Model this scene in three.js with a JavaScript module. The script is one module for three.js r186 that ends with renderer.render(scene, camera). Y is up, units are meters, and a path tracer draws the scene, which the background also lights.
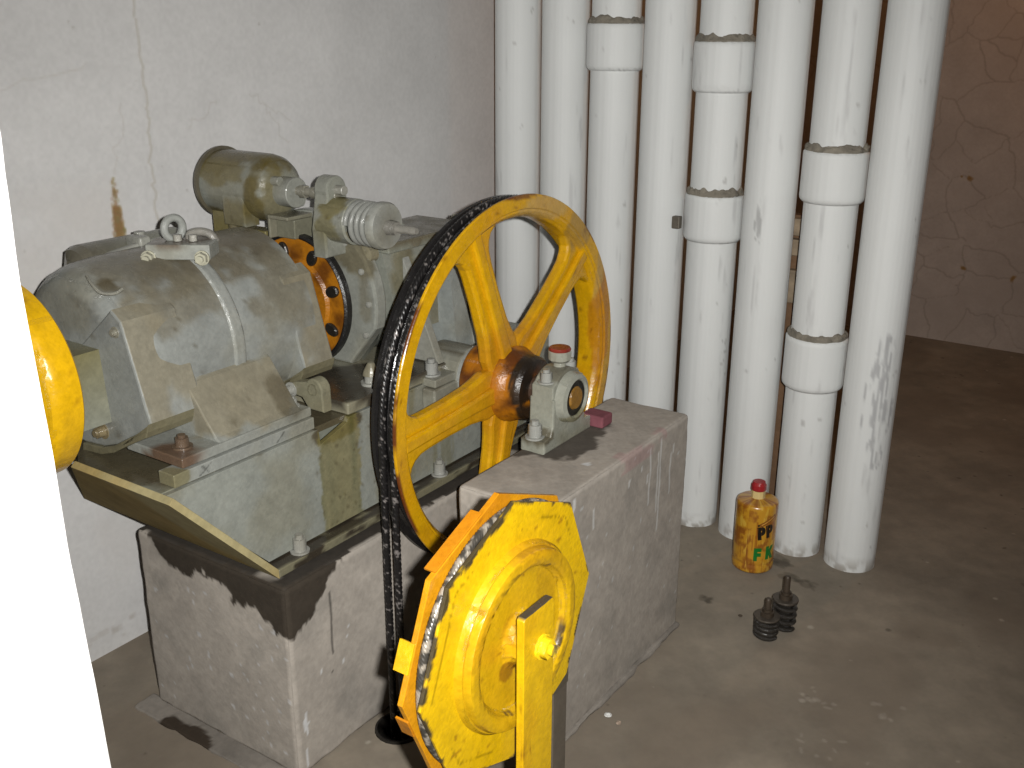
import * as THREE from 'three';
import { mergeGeometries, toCreasedNormals } from 'three/addons/utils/BufferGeometryUtils.js';

// ------------------------------------------------------------------ camera, light, exposure
const scene = new THREE.Scene();
scene.background = new THREE.Color(0x000000);
const camera = new THREE.PerspectiveCamera(2 * Math.atan(384 / 1030) * 180 / Math.PI, 1024 / 768, 0.05, 50);
const YAW = 34.35 * Math.PI / 180, PITCH = 19.5 * Math.PI / 180;
camera.position.set(0, 1.5, 0);
const FWD = new THREE.Vector3(-Math.sin(YAW) * Math.cos(PITCH), -Math.sin(PITCH), -Math.cos(YAW) * Math.cos(PITCH));
camera.up.set(0, 1, 0);
camera.lookAt(camera.position.clone().add(FWD));
camera.rotateZ(0.15 * Math.PI / 180);
camera.updateMatrixWorld();
// the hand camera's flash: right of the lens and a little above it
const flash = new THREE.SpotLight(new THREE.Color(1, 0.985, 0.95), 23, 0, 0.82, 1, 2);
flash.name = 'flash';
flash.position.set(0, 1.5, 0)
  .addScaledVector(new THREE.Vector3(Math.cos(YAW), 0, -Math.sin(YAW)), 0.05)
  .addScaledVector(new THREE.Vector3(0, 1, 0), 0.02);
flash.target.position.copy(flash.position).addScaledVector(FWD, 3).addScaledVector(new THREE.Vector3(-Math.cos(YAW), 0, Math.sin(YAW)), 0.12);
flash.castShadow = true;
flash.shadow.radius = 0.5;
scene.add(flash, flash.target);
const EXPOSURE = 1.0;

// ------------------------------------------------------------------ noise
function rng(seed) { let a = seed >>> 0; return () => { a = (a + 0x6D2B79F5) >>> 0; let t = a; t = Math.imul(t ^ (t >>> 15), t | 1); t ^= t + Math.imul(t ^ (t >>> 7), t | 61); return ((t ^ (t >>> 14)) >>> 0) / 4294967296; }; }
function hash3(x, y, z) { let h = Math.imul(x, 374761393) ^ Math.imul(y, 668265263) ^ Math.imul(z, 2147483647 - 1274126177); h = Math.imul(h ^ (h >>> 13), 1274126177); return ((h ^ (h >>> 16)) >>> 0) / 4294967296; }
function noise(x, y, z = 0) {
  const X = Math.floor(x), Y = Math.floor(y), Z = Math.floor(z);
  let fx = x - X, fy = y - Y, fz = z - Z;
  fx = fx * fx * (3 - 2 * fx); fy = fy * fy * (3 - 2 * fy); fz = fz * fz * (3 - 2 * fz);
  const l = (a, b, t) => a + (b - a) * t;
  return l(l(l(hash3(X, Y, Z), hash3(X + 1, Y, Z), fx), l(hash3(X, Y + 1, Z), hash3(X + 1, Y + 1, Z), fx), fy),
    l(l(hash3(X, Y, Z + 1), hash3(X + 1, Y, Z + 1), fx), l(hash3(X, Y + 1, Z + 1), hash3(X + 1, Y + 1, Z + 1), fx), fy), fz);
}
function fbm(x, y, z = 0, o = 4) { let s = 0, a = 0.5, t = 0; for (let i = 0; i < o; i++) { s += a * noise(x, y, z); t += a; a *= 0.5; x = x * 2.03 + 17.1; y = y * 2.03 + 5.7; z = z * 2.03 + 9.3; } return s / t; }
const clamp = (x, a = 0, b = 1) => Math.max(a, Math.min(b, x));
const smooth = (a, b, x) => { const t = clamp((x - a) / (b - a)); return t * t * (3 - 2 * t); };
const mix = (a, b, t) => [a[0] + (b[0] - a[0]) * t, a[1] + (b[1] - a[1]) * t, a[2] + (b[2] - a[2]) * t];
const mul = (a, k) => [a[0] * k, a[1] * k, a[2] * k];
// a stain with its own ragged outline: centre, reach and how ragged
function blob(p, c, r, rag = 0.5, f = 22, soft = 0.08) {
  const d = Math.hypot((p.x - c[0]) / r[0], (p.y - c[1]) / r[1], (p.z - c[2]) / r[2]);
  if (d > 1.9) return 0;
  return smooth(-soft, soft, 1 - d + rag * (fbm(p.x * f, p.y * f, p.z * f, 4) - 0.5) * 2);
}

// ------------------------------------------------------------------ geometry helpers (all in world metres)
function gather(list) {
  const gs = list.flat(9).filter(Boolean).map((g) => {
    const n = g.index ? g.toNonIndexed() : g;
    for (const k of Object.keys(n.attributes)) if (!['position', 'normal', 'uv'].includes(k)) n.deleteAttribute(k);
    if (!n.attributes.uv) n.setAttribute('uv', new THREE.BufferAttribute(new Float32Array(n.attributes.position.count * 2), 2));
    return n;
  });
  return gs.length > 1 ? mergeGeometries(gs) : gs[0];
}
function boxUV(g) {
  const p = g.attributes.position, n = g.attributes.normal, uv = new Float32Array(p.count * 2);
  for (let i = 0; i < p.count; i++) {
    const ax = Math.abs(n.getX(i)), ay = Math.abs(n.getY(i)), az = Math.abs(n.getZ(i));
    if (ax >= ay && ax >= az) { uv[2 * i] = p.getZ(i); uv[2 * i + 1] = p.getY(i); } else if (ay >= az) { uv[2 * i] = p.getX(i); uv[2 * i + 1] = p.getZ(i); } else { uv[2 * i] = p.getX(i); uv[2 * i + 1] = p.getY(i); }
  }
  g.setAttribute('uv', new THREE.BufferAttribute(uv, 2)); return g;
}
const V = new THREE.Vector3();
function paint(g, fn) {
  const p = g.attributes.position, c = new Float32Array(p.count * 3);
  const seen = new Map();
  for (let i = 0; i < p.count; i++) { V.fromBufferAttribute(p, i); const key = Math.round(V.x * 4e3) + Math.round(V.y * 4e3) * 65536 + Math.round(V.z * 4e3) * 4294967296; let k = seen.get(key); if (!k) { k = fn(V); seen.set(key, k); } c[3 * i] = k[0]; c[3 * i + 1] = k[1]; c[3 * i + 2] = k[2]; }
  g.setAttribute('color', new THREE.BufferAttribute(c, 3)); return g;
}
const taken = {};
function numbered(n) { const k = taken[n] = (taken[n] ?? -1) + 1; return k ? n + '_' + String(k).padStart(3, '0') : n; }
// one named mesh; color = function of the world position, or null
function obj(name, geoms, mat, parent, color, keepUV) {
  let g = gather([geoms]);
  if (!keepUV) boxUV(g);
  if (color) paint(g, color);
  const m = new THREE.Mesh(g, mat);
  m.name = parent === scene ? numbered(name) : name; m.castShadow = m.receiveShadow = true;
  parent.add(m); return m;
}
function thing(name, label, category, group) {
  const o = new THREE.Group(); o.name = numbered(name); o.userData = { label, category }; if (group) o.userData.group = group; scene.add(o); return o;
}
// put a thing's origin at its base; its parts keep their places
function settle(o) {
  const b = new THREE.Box3().setFromObject(o), c = b.getCenter(new THREE.Vector3()); c.y = b.min.y;
  for (const ch of o.children) ch.position.sub(c);
  o.position.copy(c); return o;
}
function struct(o) { o.userData.kind = 'structure'; return o; }
// rounded box with a fine grid on each face
function rbox(x0, x1, y0, y1, z0, z1, r = 0.004, cell = 0, rough = 0) {
  const a = Math.min(x0, x1), b = Math.max(x0, x1), c = Math.min(y0, y1), d = Math.max(y0, y1), e = Math.min(z0, z1), f = Math.max(z0, z1);
  r = Math.min(r, (b - a) / 2.01, (d - c) / 2.01, (f - e) / 2.01);
  const cuts = (lo, hi) => { const n = cell ? Math.max(1, Math.round((hi - lo - 2 * r) / cell)) : 1, o = [lo, lo + r * 0.3]; for (let i = 0; i <= n; i++) o.push(lo + r + (hi - lo - 2 * r) * i / n); o.push(hi - r * 0.3, hi); return o; };
  const cx = cuts(a, b), cy = cuts(c, d), cz = cuts(e, f), pos = [], nor = [], idx = [];
  const face = (U, W, mk, flip) => {
    const base = pos.length / 3;
    for (const w of W) for (const u of U) {
      const p = mk(u, w), q = [clamp(p[0], a + r, b - r), clamp(p[1], c + r, d - r), clamp(p[2], e + r, f - r)];
      let n = [p[0] - q[0], p[1] - q[1], p[2] - q[2]]; const L = Math.hypot(...n) || 1; n = n.map((v) => v / L);
      let o = rough ? rough * (fbm(p[0] * 23, p[1] * 23, p[2] * 23, 3) - 0.5) * 2 : 0;
      pos.push(q[0] + n[0] * (r + o), q[1] + n[1] * (r + o), q[2] + n[2] * (r + o)); nor.push(...n);
    }
    for (let j = 0; j < W.length - 1; j++) for (let i = 0; i < U.length - 1; i++) {
      const k = base + j * U.length + i, k2 = k + U.length;
      if (flip) idx.push(k, k2, k + 1, k + 1, k2, k2 + 1); else idx.push(k, k + 1, k2, k + 1, k2 + 1, k2);
    }
  };
  face(cx, cy, (u, w) => [u, w, f], false); face(cx, cy, (u, w) => [u, w, e], true);
  face(cz, cy, (u, w) => [b, w, u], true); face(cz, cy, (u, w) => [a, w, u], false);
  face(cx, cz, (u, w) => [u, d, w], true); face(cx, cz, (u, w) => [u, c, w], false);
  const g = new THREE.BufferGeometry(); g.setAttribute('position', new THREE.Float32BufferAttribute(pos, 3)); g.setAttribute('normal', new THREE.Float32BufferAttribute(nor, 3)); g.setIndex(idx); return g;
}
// surface of revolution about an axis through c; profile = [[radius, place along the axis], ...]
function lathe(prof, axis, c, seg = 40, crease = 0.6) {
  let g = new THREE.LatheGeometry(prof.map(([r, a]) => new THREE.Vector2(Math.max(r, 1e-5), a)), seg);
  if (axis === 'z') g.rotateX(Math.PI / 2); if (axis === 'x') g.rotateZ(-Math.PI / 2);
  g = toCreasedNormals(g, crease);
  return g.translate(axis === 'x' ? 0 : c[0], axis === 'y' ? 0 : c[1], axis === 'z' ? 0 : c[2]);
}
function dense(prof, step) { const o = [prof[0]]; for (let i = 1; i < prof.length; i++) { const [r0, a0] = prof[i - 1], [r1, a1] = prof[i], n = Math.max(1, Math.ceil(Math.hypot(r1 - r0, a1 - a0) / step)); for (let k = 1; k <= n; k++) o.push([r0 + (r1 - r0) * k / n, a0 + (a1 - a0) * k / n]); } return o; }
const cyl = (axis, c, r, a0, a1, seg = 24, b = 0.0015) => lathe([[0, a0], [r - b, a0], [r, a0 + b], [r, a1 - b], [r - b, a1], [0, a1]], axis, c, seg);
// a flat outline with thickness; plane 'x': outline = [z, y], 'z': [x, y], 'y': [x, z]
function plate(pts, plane, t0, t1, bev = 0.0015, holes = []) {
  const map = (q) => plane === 'x' ? new THREE.Vector2(-q[0], q[1]) : plane === 'y' ? new THREE.Vector2(q[0], -q[1]) : new THREE.Vector2(q[0], q[1]);
  const s = new THREE.Shape(pts.map(map)); for (const h of holes) s.holes.push(new THREE.Path(h.map(map)));
  const g = new THREE.ExtrudeGeometry(s, { depth: t1 - t0 - 2 * bev, bevelEnabled: bev > 0, bevelThickness: bev, bevelSize: bev, bevelOffset: -bev, bevelSegments: 2, curveSegments: 8 });
  g.translate(0, 0, t0 + bev);
  if (plane === 'x') g.rotateY(Math.PI / 2); if (plane === 'y') g.rotateX(-Math.PI / 2);
  return g;
}
// split long triangles so that painted stains have vertices to sit on
function split(g, max) {
  g = g.index ? g.toNonIndexed() : g;
  const P = g.attributes.position, N = g.attributes.normal, tri = [];
  for (let i = 0; i < P.count; i += 3) tri.push([0, 1, 2].map((k) => [P.getX(i + k), P.getY(i + k), P.getZ(i + k), N.getX(i + k), N.getY(i + k), N.getZ(i + k)]));
  const out = [];
  while (tri.length) {
    const t = tri.pop(); let e = -1, best = max;
    for (let k = 0; k < 3; k++) { const a = t[k], b = t[(k + 1) % 3], L = Math.hypot(a[0] - b[0], a[1] - b[1], a[2] - b[2]); if (L > best) { best = L; e = k; } }
    if (e < 0) { out.push(t); continue; }
    const a = t[e], b = t[(e + 1) % 3], c = t[(e + 2) % 3], m = a.map((v, i) => (v + b[i]) / 2);
    tri.push([a, m, c], [m, b, c]);
  }
  const pos = new Float32Array(out.length * 9), nor = new Float32Array(out.length * 9); let o = 0;
  for (const t of out) for (const v of t) { pos.set(v.slice(0, 3), o); nor.set(v.slice(3), o); o += 3; }
  const r = new THREE.BufferGeometry(); r.setAttribute('position', new THREE.BufferAttribute(pos, 3)); r.setAttribute('normal', new THREE.BufferAttribute(nor, 3)); return r;
}
function hexa(axis, c, R, h, sgn = 1) {   // a hexagon head: c is the seat, it rises along +axis (or -axis)
  const g = new THREE.CylinderGeometry(R * 0.94, R, h, 6).translate(0, h / 2, 0);
  if (sgn < 0) g.rotateX(Math.PI);
  if (axis === 'x') g.rotateZ(-Math.PI / 2); if (axis === 'z') g.rotateX(Math.PI / 2);
  return g.translate(...c);
}
function disc(axis, c, R, h, sgn = 1, seg = 20) {
  const g = new THREE.CylinderGeometry(R, R, h, seg).translate(0, h / 2, 0);
  if (sgn < 0) g.rotateX(Math.PI);
  if (axis === 'x') g.rotateZ(-Math.PI / 2); if (axis === 'z') g.rotateX(Math.PI / 2);
  return g.translate(...c);
}
function bolt(axis, c, R, h, sgn = 1) { const k = axis === 'x' ? 0 : axis === 'y' ? 1 : 2, up = (d) => c.map((v, i) => i === k ? v + d * sgn : v); return [disc(axis, c, R * 1.35, R * 0.25, sgn), hexa(axis, up(R * 0.25), R, h, sgn), disc(axis, up(R * 0.25 + h), R * 0.55, h * 0.35, sgn, 12)]; }
function tube(pts, r, seg = 60, rad = 8, closed = false) { return new THREE.TubeGeometry(new THREE.CatmullRomCurve3(pts.map((p) => new THREE.Vector3(...p)), closed), seg, r, rad, closed); }

// ------------------------------------------------------------------ textures and materials
function tex(w, h, fn, draw, srgb = true) {
  const cv = document.createElement('canvas'); cv.width = w; cv.height = h; const cx = cv.getContext('2d'), im = cx.createImageData(w, h);
  for (let j = 0; j < h; j++) for (let i = 0; i < w; i++) { const c = fn(i, j), k = 4 * (j * w + i); im.data[k] = c[0]; im.data[k + 1] = c[1]; im.data[k + 2] = c[2]; im.data[k + 3] = 255; }
  cx.putImageData(im, 0, 0); if (draw) draw(cx);
  const t = new THREE.CanvasTexture(cv); if (srgb) t.colorSpace = THREE.SRGBColorSpace; t.wrapS = t.wrapT = THREE.RepeatWrapping; t.magFilter = THREE.LinearFilter; return t;
}
function wrapNoise(N, f, o, seed) {   // tiling fractal noise, N pixels
  const a = new Float32Array(N * N);
  for (let k = 0, amp = 0.5, fr = f; k < o; k++, amp *= 0.55, fr *= 2) for (let j = 0; j < N; j++) for (let i = 0; i < N; i++) {
    const x = i / N * fr, y = j / N * fr, X = Math.floor(x), Y = Math.floor(y); let u = x - X, v = y - Y; u = u * u * (3 - 2 * u); v = v * v * (3 - 2 * v);
    const h = (p, q) => hash3(((p % fr) + fr) % fr, ((q % fr) + fr) % fr, seed + k);
    a[j * N + i] += amp * ((h(X, Y) * (1 - u) + h(X + 1, Y) * u) * (1 - v) + (h(X, Y + 1) * (1 - u) + h(X + 1, Y + 1) * u) * v);
  }
  return a;
}
const NG = 256, nA = wrapNoise(NG, 8, 5, 11), nB = wrapNoise(NG, 32, 3, 37);
const grain = tex(NG, NG, (i, j) => { const v = 236 + (nA[j * NG + i] - 0.5) * 30 + (nB[j * NG + i] - 0.45) * 30; return [v, v, v]; });
const bumpT = tex(NG, NG, (i, j) => { const v = 128 + (nA[j * NG + i] - 0.5) * 150 + (nB[j * NG + i] - 0.45) * 110; return [v, v, v]; }, null, false);
const rep = (t, k) => { const c = t.clone(); c.repeat.set(k, k); return c; };
const glossT = tex(NG, NG, (i, j) => { const v = 150 + (nA[j * NG + i] - 0.5) * 190; return [v, v, v]; }, null, false);
const std = (o) => new THREE.MeshStandardMaterial(o);
const M = {
  paint: std({ color: 0xffffff, vertexColors: true, map: rep(grain, 5), roughness: 0.46, roughnessMap: rep(glossT, 4), bumpMap: rep(bumpT, 6), bumpScale: 0.0006 }),
  grease: std({ color: 0xffffff, vertexColors: true, map: rep(grain, 7), roughness: 0.36, bumpMap: rep(bumpT, 14), bumpScale: 0.0012 }),
  yellow: std({ color: 0xffffff, vertexColors: true, map: rep(grain, 6), roughness: 0.44, roughnessMap: rep(glossT, 5), bumpMap: rep(bumpT, 9), bumpScale: 0.0007 }),
  concrete: new THREE.MeshPhysicalMaterial({ color: 0xffffff, vertexColors: true, map: rep(grain, 3), roughness: 0.95, specularIntensity: 0.25, bumpMap: rep(bumpT, 5), bumpScale: 0.0009 }),
  white: std({ color: 0xffffff, vertexColors: true, roughness: 0.62, bumpMap: rep(bumpT, 4), bumpScale: 0.0005 }),
  mortar: std({ color: 0xffffff, vertexColors: true, roughness: 0.97, bumpMap: rep(bumpT, 16), bumpScale: 0.004 }),
  steel: std({ color: 0xffffff, vertexColors: true, map: rep(grain, 9), roughness: 0.5, metalness: 0.35 }),
  rope: std({ color: 0xffffff, vertexColors: true, roughness: 0.34, metalness: 0.25 }),
};
// paint colours are linear reflectances
const GREY = [0.215, 0.225, 0.187], BEIGE = [0.20, 0.18, 0.115], BROWN = [0.075, 0.06, 0.033], OLIVE = [0.15, 0.125, 0.035], SOOT = [0.012, 0.011, 0.009];
const YEL = [0.62, 0.335, 0.004], ORANGE = [0.42, 0.15, 0.006], RUST = [0.13, 0.035, 0.006];
// the machine's grey-green enamel, spotted with oily dirt; marks = [[centre], [reach], colour, strength]
function greyPaint(marks = [], base = GREY) {
  return (p) => {
    let c = mul(base, 0.86 + 0.28 * fbm(p.x * 9, p.y * 9, p.z * 9, 3));
    c = mix(c, BEIGE, 0.4 * smooth(0.5, 0.7, fbm(p.x * 7 + 3, p.y * 7, p.z * 7, 4)));
    for (const [m, r, col, k = 1, soft] of marks) c = mix(c, col, k * blob(p, m, r, soft ? 0.9 : 0.5, 22, soft));
    c = mix(c, BROWN, 0.5 * smooth(0.8, 0.86, fbm(p.x * 75, p.y * 75, p.z * 75, 2)));
    return c;
  };
}
function yellowPaint(marks = [], base = YEL, wear = 0.6) {
  return (p) => {
    let c = mul(base, 0.9 + 0.2 * fbm(p.x * 8, p.y * 8, p.z * 8, 3));
    c = mix(c, ORANGE, wear * smooth(0.5, 0.72, fbm(p.x * 13 + 8, p.y * 13, p.z * 13, 4)));
    for (const [m, r, col, k = 1] of marks) c = mix(c, col, k * blob(p, m, r));
    c = mix(c, RUST, 0.6 * smooth(0.75, 0.8, fbm(p.x * 70, p.y * 70, p.z * 70, 3)));
    return c;
  };
}
const flat = (c, v = 0.2, f = 30) => (p) => mul(c, 1 - v / 2 + v * fbm(p.x * f, p.y * f, p.z * f, 3));

// ------------------------------------------------------------------ the room
const X0 = -2.08, X1 = 1.7, Z0 = -5.25, Z1 = 1.1, H = 2.6, T = 0.15;
function surfaceTexture(w, h, base, spread, tintA, draw, seed, fx = 0.012) {
  return tex(w, h, (i, j) => {
    const n = fbm(i * fx, j * fx, seed, 5), m = fbm(i * fx * 5, j * fx * 5, seed + 9, 3), q = fbm(i * 0.5, j * 0.5, seed + 4, 2);
    let c = mul(base, 1 + spread * (n - 0.5) + spread * 0.5 * (m - 0.5) + 0.06 * (q - 0.5));
    return mix(c, tintA, 0.5 * smooth(0.52, 0.68, fbm(i * fx * 0.7 + 40, j * fx * 0.7, seed + 2, 4)));
  }, draw);
}
const PX = 250; // texture pixels per metre
function crackLine(cx, a, b, rnd, wob, col, wd) {
  cx.strokeStyle = col; cx.lineWidth = wd; cx.beginPath(); cx.moveTo(a[0], a[1]); const n = 10;
  for (let k = 1; k <= n; k++) cx.lineTo(a[0] + (b[0] - a[0]) * k / n + (rnd() - 0.5) * wob, a[1] + (b[1] - a[1]) * k / n + (rnd() - 0.5) * wob); cx.stroke();
}
function speckles(cx, rnd, n, w, h, col, r0, r1) { for (let k = 0; k < n; k++) { cx.fillStyle = col; const r = r0 + rnd() * rnd() * (r1 - r0); cx.beginPath(); cx.ellipse(rnd() * w, rnd() * h, r, r * (0.5 + rnd() * 0.6), rnd() * 3, 0, 7); cx.fill(); } }

// floor, with a hole where the hoisting ropes go down
const FW = Math.round((X1 - X0) * PX), FH = Math.round((Z1 - Z0) * PX);
const floorTex = surfaceTexture(FW, FH, [124, 115, 102], 0.34, [112, 101, 88], (cx) => {
  const r = rng(5), q = (x, z) => [(x - X0) * PX, (z - Z0) * PX];
  speckles(cx, r, 700, FW, FH, 'rgba(70,62,52,0.55)', 0.5, 2.6);
  speckles(cx, r, 260, FW, FH, 'rgba(176,170,158,0.5)', 0.5, 2.4);
  for (const [x, z, n, s] of [[-0.59, -2.06, 5, 0.02], [-0.54, -2.10, 8, 0.04], [-0.41, -2.13, 8, 0.035], [-0.49, -1.92, 8, 0.05], [-0.3, -1.9, 6, 0.1]]) for (let k = 0; k < n; k++) { const [u, v] = q(x + (r() - 0.5) * 2 * s, z + (r() - 0.5) * 2 * s); cx.fillStyle = 'rgba(172,166,156,0.28)'; cx.beginPath(); cx.ellipse(u, v, 0.8 + r() * 2.4, 0.6 + r() * 1.4, r() * 3, 0, 7); cx.fill(); }
  for (const [x, z, a, b] of [[-0.78, -2.58, 12, 5], [-0.95, -2.34, 4, 3], [-0.12, -2.9, 26, 5], [-0.9, -2.66, 18, 6]]) { const [u, v] = q(x, z); for (let k = 0; k < 14; k++) { cx.fillStyle = 'rgba(64,57,47,0.3)'; cx.beginPath(); cx.ellipse(u + (r() - 0.5) * a * 2, v + (r() - 0.5) * b * 2, 1 + r() * a * 0.5, 1 + r() * b * 0.5, r(), 0, 7); cx.fill(); } }
}, 3, 0.018);
{
  const s = new THREE.Shape([[X0 - T, -(Z0 - T)], [X1 + T, -(Z0 - T)], [X1 + T, -(Z1 + T)], [X0 - T, -(Z1 + T)]].map((q) => new THREE.Vector2(...q)));
  const hole = []; for (let k = 0; k < 22; k++) { const a = -k / 22 * 2 * Math.PI; hole.push(new THREE.Vector2(-1.29 + 0.055 * Math.cos(a), 1.443 + 0.055 * Math.sin(a))); }
  s.holes.push(new THREE.Path(hole));
  const hole2 = []; for (let k = 0; k < 18; k++) { const a = -k / 18 * 2 * Math.PI; hole2.push(new THREE.Vector2(-1.29 + 0.05 * Math.cos(a), 2.29 + 0.05 * Math.sin(a))); }
  s.holes.push(new THREE.Path(hole2));
  const g = new THREE.ExtrudeGeometry(s, { depth: 0.15, bevelEnabled: false }); g.rotateX(-Math.PI / 2); g.translate(0, -0.15, 0);
  const p = g.attributes.position, uv = g.attributes.uv; for (let i = 0; i < p.count; i++) uv.setXY(i, (p.getX(i) - X0) * PX / FW, 1 - (p.getZ(i) - Z0) * PX / FH);
  struct(obj('floor', g, std({ map: floorTex, roughness: 0.95, bumpMap: rep(bumpT, 4), bumpScale: 0.002 }), scene, null, true)).userData.label = 'bare grey-brown concrete floor';
}
function wall(name, x0, x1, z0, z1, t, U, label) {
  const g = gather([new THREE.BoxGeometry(x1 - x0, H + 0.3, z1 - z0).translate((x0 + x1) / 2, H / 2, (z0 + z1) / 2)]);
  const p = g.attributes.position, uv = g.attributes.uv; for (let i = 0; i < p.count; i++) { const [u, v] = U(p.getX(i), p.getY(i), p.getZ(i)); uv.setXY(i, u, v); }
  const o = struct(obj(name, g, std({ map: t, roughness: 0.9, bumpMap: rep(bumpT, 1), bumpScale: 0.002 }), scene, null, true)); o.userData.label = label; return o;
}
const LW = FH, LH = Math.round(H * PX);
const leftTex = surfaceTexture(LW, LH, [196, 195, 194], 0.09, [190, 185, 180], (cx) => {
  const r = rng(21), q = (z, y) => [(z - Z0) * PX, (H - y) * PX];
  speckles(cx, r, 160, LW, LH, 'rgba(120,112,104,0.35)', 0.5, 1.6);
  // a crack running down the plaster, faint branches
  let a = q(-1.55, 1.75); for (const [z, y] of [[-1.545, 1.5], [-1.55, 1.3], [-1.54, 1.18], [-1.545, 1.05], [-1.54, 0.95]]) { const b = q(z, y); crackLine(cx, a, b, r, 3, 'rgba(165,158,146,0.5)', 1.6); a = b; }
  for (const [z0, y0, z1, y1] of [[-1.2, 1.36, -1.4, 1.4], [-1.48, 1.32, -1.44, 1.16], [-1.9, 1.3, -1.98, 1.18], [-2.0, 1.24, -1.85, 1.33], [-1.66, 1.25, -1.76, 1.31]]) crackLine(cx, q(z0, y0), q(z1, y1), r, 6, 'rgba(170,166,160,0.4)', 1);
  // rust run below a nail
  for (let k = 0; k < 900; k++) { const t = Math.pow(r(), 0.7), y = 1.16 - 0.17 * t, w = 0.006 + 0.016 * t, z = -1.434 - 0.002 * t + (r() + r() - 1) * w, [u, v] = q(z, y); if (t < 0.4 && r() < 0.8) continue; cx.fillStyle = `rgba(${112 + r() * 30},${88 + r() * 26},${52 + r() * 20},0.3)`; cx.fillRect(u - 0.8, v - 1.1, 1.5, 2.2); }
  for (let k = 0; k < 26; k++) { const [u, v] = q(-0.9 - r() * 0.7, 0.03 + r() * 0.05); cx.fillStyle = 'rgba(165,158,150,0.3)'; cx.fillRect(u, v, 2 + r() * 6, 1 + r() * 3); }
}, 8, 0.01);
wall('wall_left', X0 - T, X0, Z0 - T, Z1 + T, leftTex, (x, y, z) => [(z - Z0) * PX / LW, y * PX / LH], 'off-white plastered wall with a thin vertical crack and a rust run');
const BW = FW;
const backTex = surfaceTexture(BW, LH, [160, 146, 136], 0.14, [152, 138, 128], (cx) => {
  const r = rng(77), q = (x, y) => [(x - X0) * PX, (H - y) * PX];
  // crazed plaster: the borders of cells grown round scattered points
  const pts = []; for (let k = 0; k < 420; k++) pts.push([r() * BW, r() * LH]);
  const id = new Int16Array(BW * LH);
  for (let j = 0; j < LH; j++) for (let i = 0; i < BW; i++) { const wx = i + 16 * (fbm(i * 0.06, j * 0.06, 2, 3) - 0.5), wy = j + 16 * (fbm(i * 0.06 + 50, j * 0.06, 2, 3) - 0.5); let b = 1e9, w = 0; for (let k = 0; k < 420; k++) { const d = (pts[k][0] - wx) ** 2 + (pts[k][1] - wy) ** 2; if (d < b) { b = d; w = k; } } id[j * BW + i] = w; }
  cx.fillStyle = 'rgba(116,104,95,0.34)';
  for (let j = 1; j < LH; j++) for (let i = 1; i < BW; i++) if ((id[j * BW + i] !== id[j * BW + i - 1] || id[j * BW + i] !== id[(j - 1) * BW + i]) && hash3(id[j * BW + i] + id[j * BW + i - 1], 5, 5) < 0.72) cx.fillRect(i - 0.5, j - 0.5, 1.3, 1.3);
  for (const [x, y, a, b] of [[-0.98, 0.8, 4, 2.6], [-0.955, 0.375, 3.5, 2.2], [-0.73, 0.35, 2, 5], [-1.02, 0.806, 1.3, 1.3]]) { const [u, v] = q(x, y); for (let k = 0; k < 12; k++) { cx.fillStyle = 'rgba(124,92,52,0.3)'; cx.beginPath(); cx.ellipse(u + (r() - 0.5) * a, v + (r() - 0.5) * b, a * (0.4 + r() * 0.5), b * (0.4 + r() * 0.5), r(), 0, 7); cx.fill(); } }
}, 14, 0.014);
wall('wall_back', X0, X1, Z0 - T, Z0, backTex, (x, y) => [(x - X0) * PX / BW, y * PX / LH], 'crazed grey-brown plaster wall far behind the pipes');
wall('wall_right', X1, X1 + T, Z0 - T, Z1 + T, backTex, (x, y, z) => [(z - Z0) * PX / BW, y * PX / LH], 'grey-brown plaster wall on the right');
wall('wall_front', X0, X1, Z1, Z1 + T, backTex, (x, y) => [(x - X0) * PX / BW, y * PX / LH], 'plastered wall behind the viewpoint');
{ const c = struct(obj('ceiling', rbox(X0 - T, X1 + T, H, H + T, Z0 - T, Z1 + T, 0.002), std({ color: new THREE.Color().setRGB(0.3, 0.28, 0.25), roughness: 0.95 }), scene)); c.userData.label = 'plain plastered ceiling'; }
// white plastered pier right beside the viewpoint, its arris wavy
{
  const prof = [[-0.02, -0.85], [0.6, -0.846], [0.75, -0.852], [0.88, -0.861], [0.946, -0.864], [0.99, -0.868], [1.102, -0.869], [1.2, -0.875], [1.277, -0.878], [1.36, -0.8735], [1.405, -0.872], [1.43, -0.874], [1.7, -0.88], [2.61, -0.885]];
  const pts = []; for (let i = 1; i < prof.length; i++) for (let k = 0; k < 12; k++) { const t = k / 12, y = prof[i - 1][0] + (prof[i][0] - prof[i - 1][0]) * t, x = prof[i - 1][1] + (prof[i][1] - prof[i - 1][1]) * t; pts.push([x + 0.0022 * (fbm(y * 14, 3, 1, 3) - 0.5) * 2, y]); }
  pts.push([-0.885, 2.61]);
  const o = obj('wall_pier', plate([[X0 - 0.01, 2.61], [X0 - 0.01, -0.02], ...pts], 'z', -0.5, -0.34, 0.004), std({ color: new THREE.Color().setRGB(0.8, 0.8, 0.79), roughness: 0.8, map: rep(grain, 2) }), scene); struct(o); o.userData.label = 'white plastered pier close beside the viewpoint';
}

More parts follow.
